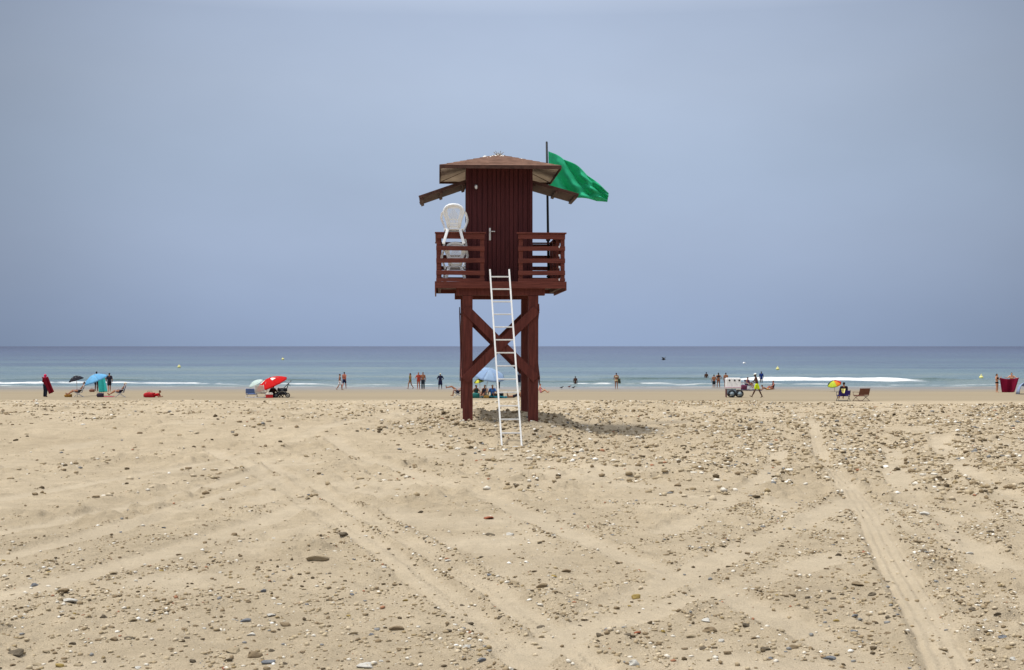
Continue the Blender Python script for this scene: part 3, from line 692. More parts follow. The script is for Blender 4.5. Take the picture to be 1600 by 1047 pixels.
# pole in world numbers: foot (856,..) at D 31.3
PD = 31.32; pb = Vector(((857.5-CX)/F*PD, PD, 3.47)); pt = Vector(((854.3-CX)/F*PD, PD, up(222,PD)))
inv = tm.inverted()
m = MB(); m.tube([inv@pb, inv@pb.lerp(pt,.5), inv@pt], [.034,.030,.026], 10); m.ball(inv@pt, .024); pl = T(m, 'flagpole', M('black_pole', (.012,.014,.018), .7), smooth=True)
m = MB()
for t in (.08,.33): m.box(*(lambda c:(c.x-.05,c.x+.05,c.y-.06,c.y+.04,c.z-.02,c.z+.02))(inv@pb.lerp(pt,t)), b=.004)
T(m, 'pole_bracket', M('black_pole', (.012,.014,.018), .7), pl)
# the flag, slack in a light wind
FG = M('green_flag_cloth', (.05,.60,.34), .75, var=.10, scale=5, spec=.15, transl=.42)
nu, nv = 60, 36; vs = []; fs = []
def flag_pt(u_, v_):
    """u along the fly, v down the hoist (0 top)"""
    top = [(857,236),(878,243),(905,258),(930,279),(953,299)]; bot = [(858,304),(880,306),(903,307),(928,310),(951,313)]
    def cr(P,t):
        t = t*(len(P)-1); i = min(int(t), len(P)-2); f = t-i; p0=P[max(i-1,0)];p1=P[i];p2=P[i+1];p3=P[min(i+2,len(P)-1)]
        return [.5*((2*p1[k])+(-p0[k]+p2[k])*f+(2*p0[k]-5*p1[k]+4*p2[k]-p3[k])*f*f+(-p0[k]+3*p1[k]-3*p2[k]+p3[k])*f**3) for k in (0,1)]
    a = cr(top,u_); b = cr(bot,u_); px = a[0]+(b[0]-a[0])*v_; py = a[1]+(b[1]-a[1])*v_
    # folds run from the upper hoist corner towards the fly
    q_ = u_*1.9-v_*1.0+.12; dy = .10*math.sin(u_*5.2+v_*1.2)*u_**.6 + .36*(abs((q_*1.5)%1.0-.5)*2)**1.6*min(1,u_*3)*(1-.6*u_) + .06*math.sin((u_*1.5+v_*2.6)*7)*u_ + .03*math.sin(v_*17+u_*3)*(1-u_)*min(1,u_*6) + .04*math.sin(u_*22-v_*9)*u_*(1-v_) + .35*u_
    x = (px-CX)/F*PD; z = up(py, PD); return (x, PD+dy, z)
for i in range(nu+1):
    for j in range(nv+1): vs.append(flag_pt(i/nu, j/nv))
for i in range(nu):
    for j in range(nv): a = i*(nv+1)+j; fs.append((a,a+1,a+nv+2,a+nv+1))
m = MB(); m.add([Vector(v)-pb for v in vs], fs); fl = m.build('flag', FG, None, True, pb, solid=.004)
tag(fl, 'green flag streaming slackly from the black pole behind the tower', 'flag')
# ladder
LD = empty('ladder', (0, 26.6, gz(0.0,26.6)-.02), 0, 'pale aluminium ladder leaning against the deck of the tower', 'ladder')
lb = LD.location
def lp(px, py, D): return Vector(((px-CX)/F*D, D, up(py,D))) - Vector(lb)
DB, DTp = 26.62, 28.30
bl, br, tl, tr = lp(784.5,702,DB), lp(815.5,702,DB), lp(765.5,421,DTp), lp(795.5,421,DTp)
for a,b in ((bl,tl),(br,tr)):
    T(MB().beam(a,b,.036,.030,up=(0,-1,0),b=.005), 'stile', ALU, LD)
    T(MB().beam(a-(b-a).normalized()*.01, a+(b-a).normalized()*.05,.058,.036,up=(0,-1,0),b=.005), 'foot', M('grey_rubber', (.10,.10,.10), .8), LD)
yb = 698.5; yt = 436.4
for k in range(14):
    t = (k/13)*.944+.0125; T(MB().beam(bl.lerp(tl,t), br.lerp(tr,t), .028, .030, up=(0,0,1), b=.007), 'rung', ALU, LD)
for c, t in ((bl,0),):
    pass

# ------------------------------------------------------------------ white plastic garden chairs
def ribbon(m, pts, w, th, side=(1,0,0)):
    for a,b in zip(pts[:-1],pts[1:]):
        m.beam(a, Vector(b)+(Vector(b)-Vector(a)).normalized()*.006, w, th, up=side, b=.003)
def plastic_chair(label):
    t = empty('plastic_chair', (0,0,0), 0, label, 'chair', 'white plastic chairs on the tower')
    S = .37; m = MB()                                  # backrest plane leans back
    def bk(x, z): return Vector((x, .19+.25*(z-S), z))
    arch = [bk(-.125,S+.02), bk(-.14,S+.12), bk(-.175,S+.24), bk(-.215,S+.33), bk(-.205,S+.41), bk(-.16,S+.47), bk(-.09,S+.505), bk(0,S+.515),
            bk(.09,S+.505), bk(.16,S+.47), bk(.205,S+.41), bk(.215,S+.33), bk(.175,S+.24), bk(.14,S+.12), bk(.125,S+.02)]
    ribbon(m, arch, .012, .042, (0,-1,.25)) if False else m.tube(arch, .030, 8)
    # broad shoulder band, fan slats and the diamond lattice
    for k in range(9):
        a = -1+2*k/8; m.beam(bk(a*.105,S+.03), bk(a*.14,S+.21), .020, .012, up=(0,-1,.25), b=.002)
    for z, w in ((.195,.15),(.03,.125),(.11,.135)): m.beam(bk(-w,S+z), bk(w,S+z), .010, .03 if z>.05 else .05, up=(0,0,1), b=.002)
    for k in range(-6,7):
        for s in (-1,1):
            x0 = k*.036; p = bk(max(-.19,min(.19,x0)),S+.20); x1 = x0+s*.15; q = bk(max(-.20,min(.20,x1)),S+.43)
            if abs(x0) < .15 and abs(x1) < .22: m.beam(p, q, .011, .010, up=(0,-1,.25), b=.002)
    m.add([bk(-.205,S+.43),bk(.205,S+.43),bk(.155,S+.475),bk(0,S+.505),bk(-.155,S+.475)], [(0,1,2,3,4)])
    for s in (-1,1):
        o_ = [bk(s*.12,S+.0),bk(s*.135,S+.12),bk(s*.165,S+.24),bk(s*.205,S+.33),bk(s*.20,S+.42),bk(s*.15,S+.48)]; i_ = [bk(s*.085,S+.0),bk(s*.09,S+.12),bk(s*.105,S+.24),bk(s*.135,S+.33),bk(s*.14,S+.40),bk(s*.10,S+.45)]
        m.add([p+Vector((0,.006,0)) for p in o_+i_], [(k,k+1,k+7,k+6) for k in range(5)]); m.add([p-Vector((0,.006,0)) for p in o_+i_], [(k,k+1,k+7,k+6) for k in range(5)])
    T(m, 'backrest', WHITE_PL, t, True)
    m = MB(); m.box(-.21,.21,-.22,.20,S-.025,S,b=.010); m.box(-.215,.215,-.235,-.215,S-.055,S-.004,b=.006)
    for sx in (-1,1): m.box(min(sx*.205,sx*.222),max(sx*.205,sx*.222),-.22,.20,S-.055,S-.004,b=.004)
    T(m, 'seat', WHITE_PL, t, True)
    for sx in (-1,1):
        T(MB().beam((sx*.195,-.205,S-.02),(sx*.255,-.25,0),.052,.036,up=(0,1,0),b=.008), 'leg', WHITE_PL, t, True)
        T(MB().beam((sx*.135,.185,S-.01),(sx*.225,.29,0.02),.062,.040,up=(0,1,0),b=.008), 'leg', WHITE_PL, t, True)
        m = MB(); m.tube([bk(sx*.20,S+.40), (sx*.262,.20,S+.34), (sx*.285,.08,S+.25), (sx*.288,-.08,S+.22), (sx*.275,-.20,S+.185), (sx*.235,-.225,S+.08), (sx*.20,-.21,S-.02)],
                     [.018,.022,.026,.028,.027,.024,.022], 8, ell=((1,0,0),.6)); T(m, 'armrest', WHITE_PL, t, True)
    return t
c1 = plastic_chair('white plastic chair hooked over the front railing with its lattice back towards the beach')
def place(o, x, y, z, rz=0, tilt=0, s=1.0):
    o.location = wp(x,y,z); o.rotation_euler = (tilt,0,YAW+rz); o.scale = (s,s,s)
place(c1, -1.03, -1.30, 4.285, R(176), R(0), 1.0)
c2 = copy_tree(c1); tag(c2, 'white plastic chair standing on the tower deck behind the railing slats'); place(c2, -1.02, -1.02, DK+.003, R(183))

# ------------------------------------------------------------------ people
def remeshed(m, vox):
    me = bpy.data.meshes.new('tmp'); me.from_pydata(m.v, [], m.f); o = bpy.data.objects.new('tmp', me); COL.objects.link(o)
    md = o.modifiers.new('r','REMESH'); md.mode = 'VOXEL'; md.voxel_size = vox; md.use_smooth_shade = True
    sm = o.modifiers.new('s','SMOOTH'); sm.factor = .5; sm.iterations = 3
    dg = bpy.context.evaluated_depsgraph_get(); out = bpy.data.meshes.new_from_object(o.evaluated_get(dg)); out.materials.clear()
    bpy.data.objects.remove(o); bpy.data.meshes.remove(me); return out
def link(name, me, mt, parent):
    me.materials.append(mt); me.name = name; o = bpy.data.objects.new(name, me); COL.objects.link(o); o.parent = parent; return o
ST = dict(pel=(0,0,.53), wai=(0,0,.61), che=(0,0,.735), nek=(0,.005,.835), hed=(0,-.008,.925),
  shl=(-.108,0,.805), shr=(.108,0,.805), ell=(-.142,.015,.635), elr=(.142,.015,.635), wrl=(-.155,-.03,.49), wrr=(.155,-.03,.49),
  hil=(-.05,0,.515), hir=(.05,0,.515), knl=(-.058,-.012,.285), knr=(.058,-.012,.285), anl=(-.06,.012,.045), anr=(.06,.012,.045))
# faces towards -y when unrotated; feet point along 'fd'
def pose(**k): d = dict(ST); d.update(k); return d
WALK = pose(knl=(-.05,-.10,.29), anl=(-.05,-.12,.05), knr=(.05,.05,.28), anr=(.05,.19,.075), ell=(-.14,.07,.65), wrl=(-.14,.06,.51), elr=(.14,-.04,.65), wrr=(.13,-.12,.53))
AKIM = pose(ell=(-.20,.03,.66), wrl=(-.10,-.03,.57), elr=(.20,.03,.66), wrr=(.10,-.03,.57), anl=(-.09,.01,.045), anr=(.09,.01,.045), knl=(-.075,-.01,.285), knr=(.075,-.01,.285))
SIT = pose(pel=(0,.02,.22), wai=(0,.05,.29), che=(0,.09,.41), nek=(0,.10,.51), hed=(0,.085,.60), shl=(-.108,.095,.48), shr=(.108,.095,.48), ell=(-.14,.03,.33), elr=(.14,.03,.33),
  wrl=(-.13,-.11,.30), wrr=(.13,-.11,.30), hil=(-.05,0,.21), hir=(.05,0,.21), knl=(-.07,-.22,.27), knr=(.07,-.22,.27), anl=(-.08,-.34,.055), anr=(.08,-.34,.055))
RECL = pose(pel=(0,.0,.20), wai=(0,.07,.25), che=(0,.16,.35), nek=(0,.20,.44), hed=(0,.215,.53), shl=(-.108,.18,.42), shr=(.108,.18,.42), ell=(-.15,.08,.28), elr=(.15,.08,.28),
  wrl=(-.12,-.05,.27), wrr=(.12,-.05,.27), hil=(-.05,-.01,.19), hir=(.05,-.01,.19), knl=(-.06,-.24,.24), knr=(.06,-.24,.20), anl=(-.07,-.46,.07), anr=(.07,-.47,.06))
FLOOR = pose(pel=(0,.0,.055), wai=(0,.03,.13), che=(0,.05,.26), nek=(0,.05,.36), hed=(0,.035,.45), shl=(-.108,.05,.33), shr=(.108,.05,.33), ell=(-.16,.12,.17), elr=(.15,-.06,.20),
  wrl=(-.17,.17,.02), wrr=(.10,-.19,.20), hil=(-.05,-.02,.05), hir=(.05,-.02,.05), knl=(-.06,-.22,.17), knr=(.06,-.22,.14), anl=(-.07,-.36,.03), anr=(.07,-.40,.03))
PRONE = pose(pel=(0,.0,.06), wai=(0,-.07,.08), che=(0,-.19,.13), nek=(0,-.28,.19), hed=(0,-.34,.27), shl=(-.10,-.25,.15), shr=(.10,-.25,.15), ell=(-.12,-.30,.02), elr=(.12,-.30,.02),
  wrl=(-.06,-.42,.03), wrr=(.06,-.42,.03), hil=(-.05,.02,.05), hir=(.05,.02,.05), knl=(-.06,.24,.03), knr=(.06,.24,.03), anl=(-.06,.45,.03), anr=(.06,.30,.20))
PUSH = pose(che=(0,-.03,.73), nek=(0,-.05,.83), hed=(0,-.07,.92), shl=(-.108,-.035,.80), shr=(.108,-.035,.80), ell=(-.13,-.10,.66), elr=(.13,-.06,.65), wrl=(-.12,-.24,.60), wrr=(.12,-.20,.58),
  knl=(-.05,-.07,.29), anl=(-.05,-.19,.05), knr=(.05,.09,.29), anr=(.05,.20,.06))
def person(x, y, z, H, rz, P, skin, label, group=None, hair='dark', clothes=(), hat=None, feet=True, sink=0, vox=None, leanback=None):
    t = empty('person', (x,y,z-sink), rz, label, 'person', group)
    J = {k: Vector(v)*H for k,v in P.items()}; g = MB(); h = H; vx = vox or .0105*h
    def cp(a,b,r0,r1,ell=None): g.capsule(a, b, r0*h*1.12, r1*h*1.12, 10, ell=ell)
    X = (J['shr']-J['shl']).normalized()
    # trunk
    for s in (-1,1):
        hp, sh = (J['hil'],J['shl']) if s<0 else (J['hir'],J['shr'])
        cp(J['pel']+X*s*.038*h, J['wai']+X*s*.034*h, .052,.043); cp(J['wai']+X*s*.034*h, J['che']+X*s*.045*h, .043,.053); cp(J['che']+X*s*.045*h, sh.lerp(J['nek'],.35), .05,.034)
        cp(hp, J['pel'], .050,.05); cp(sh, sh.lerp(J['nek'],.6), .032,.026)
        e, w = (J['ell'],J['wrl']) if s<0 else (J['elr'],J['wrr']); k, a = (J['knl'],J['anl']) if s<0 else (J['knr'],J['anr'])
        cp(sh, e, .030,.021); cp(e, e.lerp(w,.35), .022,.021); cp(e.lerp(w,.35), w, .021,.0135)
        cp(hp, hp.lerp(k,.5), .052,.041); cp(hp.lerp(k,.5), k, .041,.029); cp(k, k.lerp(a,.35), .028,.031); cp(k.lerp(a,.35), a, .031,.0175)
        # foot: perpendicular to the shin, towards the figure's front
        sd = (a-k).normalized(); fw = Vector((0,-1,0)); fd = (fw - sd*fw.dot(sd))
        fd = fd.normalized() if fd.length > .2 else Vector((0,0,1))
        if feet: cp(a+sd*.012*h, a+sd*.024*h+fd*.055*h, .019,.017); cp(a+sd*.024*h+fd*.055*h, a+sd*.03*h+fd*.10*h, .017,.010); cp(a+sd*.01*h, a-fd*.022*h+sd*.02*h, .019,.016)
        # palm
        hd = (w-e).normalized(); cp(w, w+hd*.045*h, .013,.017, (X.cross(hd),.6) if X.cross(hd).length>.1 else None)
    cp(J['nek']-Vector((0,0,.015*h)), J['hed'], .030,.028)
    hc = J['hed']; fwd = Vector((0,-1,0)); g.ball(hc+Vector((0,.004*h,.012*h)), (.043*h,.053*h,.054*h)); g.ball(hc+fwd*.012*h-Vector((0,0,.022*h)), (.032*h,.040*h,.038*h))
    g.capsule(hc+fwd*.048*h, hc+fwd*.058*h-Vector((0,0,.012*h)), .006*h, .009*h)
    for s in (-1,1): g.ball(hc+Vector((s*.044*h,.004*h,-.002*h)), (.008*h,.011*h,.017*h), 8, 6)
    sk = plain('skin_'+skin, {'tan':(150,100,72),'light':(196,145,115),'dark':(78,48,34),'red':(170,100,78)}[skin], .55, spec=.3, var=.08)
    me = remeshed(g, vx); bmm = bmesh.new(); bmm.from_mesh(me); body_o = link('body', me, sk, t)
    # fingers, each its own tapered, bent chain rooted in the palm
    fg = MB()
    for s in (-1,1):
        e, w = (J['ell'],J['wrl']) if s<0 else (J['elr'],J['wrr']); hd = (w-e).normalized(); side = X.cross(hd)
        side = side.normalized() if side.length > .1 else Vector((0,1,0)); pn = hd.cross(side).normalized()
        for q, (o_, l) in enumerate(((-1.5,.036),(-.5,.042),(.5,.039),(1.5,.031))):
            p0 = w+hd*.040*h+side*o_*.0085*h; p1 = p0+hd*l*.5*h+side*o_*.001*h; p2 = p1+(hd*.8-pn*.5*s).normalized()*l*.5*h; fg.tube([p0,p1,p2],[.0052*h,.0047*h,.0036*h],6)
        p0 = w+hd*.014*h-side*.014*h; fg.tube([p0,p0+(hd*.6-side).normalized()*.022*h,p0+(hd*.6-side).normalized()*.022*h+hd*.018*h],[.006*h,.0054*h,.0042*h],6)
    fm = bpy.data.meshes.new('f'); fm.from_pydata(fg.v,[],fg.f); bmm.from_mesh(fm)
    for f in bmm.faces: f.smooth = True
    bmm.to_mesh(me); bmm.free(); bpy.data.meshes.remove(fm)
    m = MB()
    for s in (-1,1): m.ball(hc+Vector((s*.017*h,-.050*h,.006*h)), (.0045*h,.003*h,.0028*h), 6, 4)
    T(m, 'eyes', plain('eye_dark',(30,22,18)), t, True)
    hm = MB(); hcx = hc+Vector((0,.012*h,.022*h)); hm.ball(hcx, (.049*h,.054*h,.051*h))
    if hair == 'red': hm.ball(hc+Vector((0,.01*h,.0)), (.062*h,.066*h,.072*h)); hm.capsule(hc-Vector((0,-.02*h,.05*h)), hc-Vector((0,-.03*h,.12*h)), .055*h, .075*h)
    if hair == 'long': hm.capsule(hc+Vector((0,.035*h,0)), hc+Vector((0,.05*h,-.09*h)), .040*h, .028*h)
    hcolor = {'dark':(32,24,20),'long':(38,26,20),'brown':(80,55,38),'grey':(150,145,140),'red':(205,34,84)}.get(hair,(32,24,20))
    if hair != 'none': link('hair', remeshed(hm, .009*h), plain('hair_'+hair, hcolor, .6), t)
    for kind, nm, rgb in clothes:
        c = MB(); q = lambda a,b,r0,r1: c.capsule(a,b,r0*h*1.12,r1*h*1.12,12)
        if kind in ('shorts','trunks','trousers','skirt','bottom','suit'):
            for s in (-1,1):
                hp, k, a = (J['hil'],J['knl'],J['anl']) if s<0 else (J['hir'],J['knr'],J['anr'])
                q(hp, J['pel']+X*s*.02*h, .058,.056); q(J['pel']+X*s*.038*h, J['pel'].lerp(J['wai'],.3)+X*s*.034*h, .058,.048)
                if kind == 'shorts': q(hp, hp.lerp(k,.62), .060,.052)
                if kind == 'trunks': q(hp, hp.lerp(k,.30), .060,.052)
                if kind == 'trousers': q(hp, k, .060,.043); q(k, a, .043,.036)
                if kind == 'skirt': q(hp, hp.lerp(k,.9), .062,.062)
        if kind in ('suit','shirt','vest','top','robe'):
            for s in (-1,1):
                sh = J['shl'] if s<0 else J['shr']; e = J['ell'] if s<0 else J['elr']; w = J['wrl'] if s<0 else J['wrr']
                if kind == 'top': q(J['che']+X*s*.045*h+Vector((0,0,-.02*h)), J['che']+X*s*.048*h+Vector((0,0,.015*h)), .052,.056)
                else:
                    q(J['pel'].lerp(J['wai'],.3)+X*s*.036*h, J['wai']+X*s*.034*h, .056,.050); q(J['wai']+X*s*.034*h, J['che']+X*s*.045*h, .050,.059)
                    q(J['che']+X*s*.045*h, sh.lerp(J['nek'],.4), .057,.036)
                if kind == 'shirt': q(sh, sh.lerp(e,.7), .039,.034)
                if kind == 'robe': q(sh, e, .042,.036); q(e, w, .036,.028)
        link(nm, remeshed(c, vx*1.1), plain('cloth_%d_%d_%d'%rgb, rgb, .85, var=.1, spec=.1), t)
    if hat:
        m = MB(); m.ball(hc+Vector((0,.006*h,.036*h)), (.053*h,.058*h,.040*h)); m.ball(hc+Vector((0,-.03*h if hat[0]=='cap' else .004*h,.026*h)), (.045*h if hat[0]=='cap' else .085*h,.055*h if hat[0]=='cap' else .085*h,.008*h))
        T(m, hat[0], plain('hat_%d_%d_%d'%hat[1], hat[1], .8), t, True)
    return t
def pp(px, row, H, rz, *a, **k):
    D = Drow(row); p = at(px, D); return person(p.x, p.y, p.z, H, R(rz), *a, **k)
def cloth(name, corners, rgb, label, cat, D, sag=.1, n=14, parent=None, fold=.06):
    """hanging cloth: corners in photo px (tl,tr,br,bl), real folds in depth"""
    vs = []; fs = []; o0 = Vector(((corners[3][0]-CX)/F*D, D, up(corners[3][1],D)))
    for i in range(n+1):
        for j in range(n+1):
            a, b = i/n, j/n; tl,tr_,br_,bl_ = corners
            px = (tl[0]*(1-a)+tr_[0]*a)*(1-b)+(bl_[0]*(1-a)+br_[0]*a)*b; py = (tl[1]*(1-a)+tr_[1]*a)*(1-b)+(bl_[1]*(1-a)+br_[1]*a)*b
            py += sag*4*a*(1-a)*(1-b)*10 + (6*sag*4*a*(1-a)*b if sag > .09 and name == 'beach_blanket' else 0); dy = fold*math.sin(a*11+b*1.5)+fold*.5*math.sin(a*23+1)+.1*b*math.sin(a*5)
            vs.append(Vector(((px-CX)/F*D, D+dy, up(py,D)))-o0)
    for i in range(n):
        for j in range(n): a = i*(n+1)+j; fs.append((a,a+1,a+n+2,a+n+1))
    m = MB(); m.add(vs, fs); o = m.build(name, plain('cloth_%d_%d_%d'%rgb, rgb, .85, var=.1, spec=.1), parent, True, o0, solid=.008)
    if label: tag(o, label, cat)
    return o
# --- umbrellas
def umbrella(pxc, pyc, D, dia, normal, cols_, label, name='beach_umbrella', base=None, rise=.26, val=None, shaft=True):
    c = Vector(((pxc-CX)/F*D, D, up(pyc,D))); N_ = Vector(normal).normalized()
    bx = c.x - N_.x*.9 if base is None else (base-CX)/F*D
    g = Vector((bx, D - N_.y*.6, 0)); g.z = gz(g.x, g.y)
    t = empty(name, g, 0, label, 'beach umbrella', 'beach umbrellas by the water')
    q = N_.to_track_quat('Z','Y').to_matrix(); n8 = 8; r = dia/2
    def cp_(rr_, a, h_): return (c-g) + q @ Vector((rr_*math.cos(a), rr_*math.sin(a), h_))
    m = MB(); K = 8; SUB = 4
    for s in range(n8):
        vs = []; fs = []
        for i in range(K+1):
            f = i/K
            for j in range(SUB+1):
                a = 2*math.pi*(s+j/SUB)/n8; sc = 1-.075*math.sin(math.pi*j/SUB)*f; hz = rise*dia*(1-f**1.9)-.05*math.sin(math.pi*j/SUB)*f*dia*.3
                vs.append(cp_(r*f*sc, a, hz - rise*dia*.45))
        for i in range(K):
            for j in range(SUB): a = i*(SUB+1)+j; fs.append((a,a+SUB+1,a+SUB+2,a+1))
        m.add(vs, fs, s % len(cols_))
    m.build('canopy', [plain('canopy_%d_%d_%d'%x, x, .8, var=.05, spec=.15, transl=.3) for x in cols_], t, True, solid=.006)
    m = MB()
    for s in range(n8):
        a = 2*math.pi*s/n8; m.tube([cp_(.02,a,rise*dia*.5), cp_(r*.5,a,rise*dia*.32), cp_(r,a,-rise*dia*.47)], .008, 5); m.tube([cp_(0.01,a,-.05*dia), cp_(r*.5,a,rise*dia*.31)], .006, 5)
    T(m, 'ribs', plain('rib_metal',(170,172,175),.4), t)
    topc = cp_(0,0,rise*dia*.58); m = MB(); m.tube([topc, cp_(0,0,-rise*dia*.7), (0,0,-.25)], .019, 8); T(m, 'pole', plain('pole_white',(205,205,205),.4), t, True)
    m = MB(); m.ball(topc, .03); T(m, 'finial', plain('pole_white',(205,205,205),.4), t, True)
    return t, q, c, g
# --- folding beach chair
def folding_chair(p, rz, cloth_rgb, label, frame=(200,200,205), high=.82, seat=.30, slatted=False, width=.54):
    t = empty('beach_chair', p, R(rz), label, 'beach chair', 'folding beach chairs on the sand'); w = width/2; fr = plain('frame_%d_%d_%d'%frame, frame, .4); cm = plain('seatcloth_%d_%d_%d'%cloth_rgb, cloth_rgb, .8)
    m = MB(); m.add([(-w,-.24,seat+.02),(w,-.24,seat+.02),(w,.0,seat-.03),(-w,.0,seat-.03),(w,.22,seat),(-w,.22,seat)], [(0,1,2,3),(3,2,4,5)]); m.build('seat', cm, t, True, solid=.02)
    m = MB(); n = 6 if slatted else 1
    for k in range(n):
        a = k/n; b = (k+1-(.25 if slatted else 0))/n
        z0 = seat+.04+(high-seat-.04)*a; z1 = seat+.04+(high-seat-.04)*b; y0 = .20+.25*(z0-seat); y1 = .20+.25*(z1-seat)
        m.add([(-w,y0,z0),(w,y0,z0),(w,y1,z1),(-w,y1,z1)], [(0,1,2,3)])
    m.build('backrest', cm, t, False, solid=.02)
    for s in (-1,1):
        x = s*(w+.012)
        T(MB().tube([(x,-.30,0),(x,-.10,seat*.55),(x,.20,seat+.02),(x,.23+.25*(high-seat),high+.02)], .014, 7), 'frame', fr, t, True)
        T(MB().tube([(x,.30,0),(x,.05,seat*.5),(x,-.24,seat+.02),(x,-.26,seat+.18)], .014, 7), 'leg', fr, t, True)
        T(MB().box(x-.025,x+.025,-.28,.26,seat+.18,seat+.205,b=.008), 'armrest', fr, t)
    m = MB()
    for y,z in ((-.30,.015),(.30,.015),(-.24,seat+.02)): m.tube([(-w-.01,y,z),(w+.01,y,z)], .013, 7)
    T(m, 'crossbar', fr, t, True); t.scale = (1.15,)*3; return t
def blob(name, px, row, size, rgb, label, cat, D=None, group=None):
    D = D or Drow(row); p = at(px, D); m = MB(); sx, sy, sz = size
    bm = bmesh.new(); bmesh.ops.create_cube(bm, size=1); bmesh.ops.subdivide_edges(bm, edges=bm.edges[:], cuts=4, use_grid_fill=True)
    for v in bm.verts:
        q = v.co*2; l = max(abs(q.x),abs(q.y),abs(q.z)); r_ = q.normalized()*1.15; k = .55; w = q.lerp(r_, k)
        n_ = .10*math.sin(q.x*5+q.z*3)+.08*math.sin(q.y*6+q.x*2)
        v.co = Vector((w.x*sx/2*(1+n_*.6), w.y*sy/2*(1+n_*.6), (w.z*(1+n_)+.9)*sz/2))
    m.bm(bm); t = empty(name, p, 0, label, cat, group); T(m, 'bag_body', plain('bag_%d_%d_%d'%rgb, rgb, .8), t, True)
    a = MB(); a.tube([(-sx*.28,0,sz*.85),(-sx*.2,0,sz*1.25),(sx*.2,0,sz*1.25),(sx*.28,0,sz*.85)], .012, 6); T(a, 'strap', plain('bag_strap',(60,50,50)), t, True); return t
def towel(px, row, w, d, rgb, label, D=None, bump=.05, group='towels spread on the sand', rz=0):
    D = D or Drow(row); p = at(px, D); m = MB(); n = 14; vs = []; fs = []
    for i in range(n+1):
        for j in range(n+1):
            x = (i/n-.5)*w; y = (j/n-.5)*d; vs.append((x, y, gz(p.x+x, p.y+y)-p.z+.02+bump*abs(math.sin(i*1.3+j*.7))*(vn(np.array([i*.7]),np.array([j*.7]),5)[0])))
    for i in range(n):
        for j in range(n): a = i*(n+1)+j; fs.append((a,a+n+1,a+n+2,a+1))
    m.add(vs, fs); o = m.build('towel', plain('towel_%d_%d_%d'%rgb, rgb, .9), None, True, p, solid=.012); tag(o, label, 'towel', group); return o

#@@PEOPLE
# leftmost: person wrapped in a crimson wrap with a pink headscarf
RW = 620.6
D0 = Drow(620.3); p = at(71, D0)
person(p.x, p.y, p.z, 1.66, R(150), pose(ell=(-.17,-.03,.66), wrl=(-.10,-.10,.62), elr=(.17,-.02,.66), wrr=(.13,-.10,.62)), 'tan', 'person in a pink headscarf and dark trousers holding a crimson wrap, far left', hair='red',
       clothes=(('robe','wrap',(120,22,40)),('trousers','trousers',(34,38,52)),('vest','bodice',(150,30,60))))
cloth('wrap', [(65,589),(76,588),(86,612),(76,616)], (125,22,42), 'crimson wrap blowing out from the person in the pink headscarf', 'wrap', D0-.25, fold=.08)
# black umbrella camp
umbrella(118.5, 591, Drow(620), 1.10, (-.25,-.10,.9), [(42,42,52)], 'small black umbrella tilted over a reclining sunbather on the left', base=121, rise=.30)
D1 = Drow(620.5); p = at(123, D1)
folding_chair(p, -75, (105,105,108), 'grey folding chair under the small black umbrella')
person(p.x+.02, p.y, p.z+.10, 1.66, R(-75), RECL, 'tan', 'person with dark hair reclining in the grey chair under the black umbrella', clothes=(('suit','swimsuit',(70,68,72)),))
blob('beach_bag', 107, 620.5, (.5,.3,.22), (150,110,45), 'ochre bag lying on the sand by the feet of the reclining person', 'bag')
# blue umbrella camp
umbrella(148, 590.5, Drow(618.5), 1.92, (-.34,-.20,.9), [(112,178,222),(120,186,228)], 'light blue umbrella beside the small black umbrella on the left', base=152, rise=.24)
pp(151, 611, 1.80, 180, pose(), 'dark', 'person standing behind the light blue umbrella with only head and legs showing', clothes=(('shorts','shorts',(40,40,52)),))
pp(171, 612, 1.68, 200, WALK, 'tan', 'person in dark clothing standing right of the hanging turquoise towel', clothes=(('shirt','shirt',(52,46,58)),('shorts','shorts',(45,42,52))))
pp(160, 613, 1.62, 170, pose(ell=(-.17,-.05,.72), wrl=(-.08,-.10,.80), elr=(.17,-.05,.72), wrr=(.08,-.10,.80)), 'tan', 'person half hidden behind a turquoise towel held up in both hands', clothes=(('bottom','bikini_bottom',(30,90,100)),))
cloth('towel', [(153,589),(164,588),(169,612),(154,613)], (62,186,184), 'turquoise towel held up and hanging under the light blue umbrella', 'towel', Drow(613)-.28, fold=.05)
blob('beach_bag', 144, 612.5, (.42,.3,.26), (120,78,62), 'brown bag on the wet sand behind the umbrellas', 'bag')
D2 = Drow(620.6); p = at(188, D2)
folding_chair(p, -80, (52,62,92), 'navy folding chair with a sunbather right of the turquoise towel')
person(p.x, p.y, p.z+.10, 1.60, R(-80), RECL, 'tan', 'person in a pale sun hat reclining in the navy folding chair', clothes=(('suit','swimsuit',(48,46,66)),), hat=('sun_hat',(225,215,190)))
blob('beach_bag', 157, 620.6, (.46,.35,.30), (45,34,52), 'dark purple bag on the sand left of the navy chair', 'bag')
towel(168, 620.5, .9, .7, (165,52,80), 'pink-red towel on the sand by the feet of the person in the sun hat')
# child lying in red
p = at(240, Drow(621)); person(p.x, p.y, p.z+.02, 1.45, R(82), PRONE, 'tan', 'person in a red top lying on the belly propped on both elbows', clothes=(('shirt','shirt',(170,22,30)),('shorts','shorts',(165,22,32))))
blob('beach_bag', 234, 621, (.75,.5,.36), (165,22,32), 'red bundle on the sand beside the person lying on the belly', 'bag')
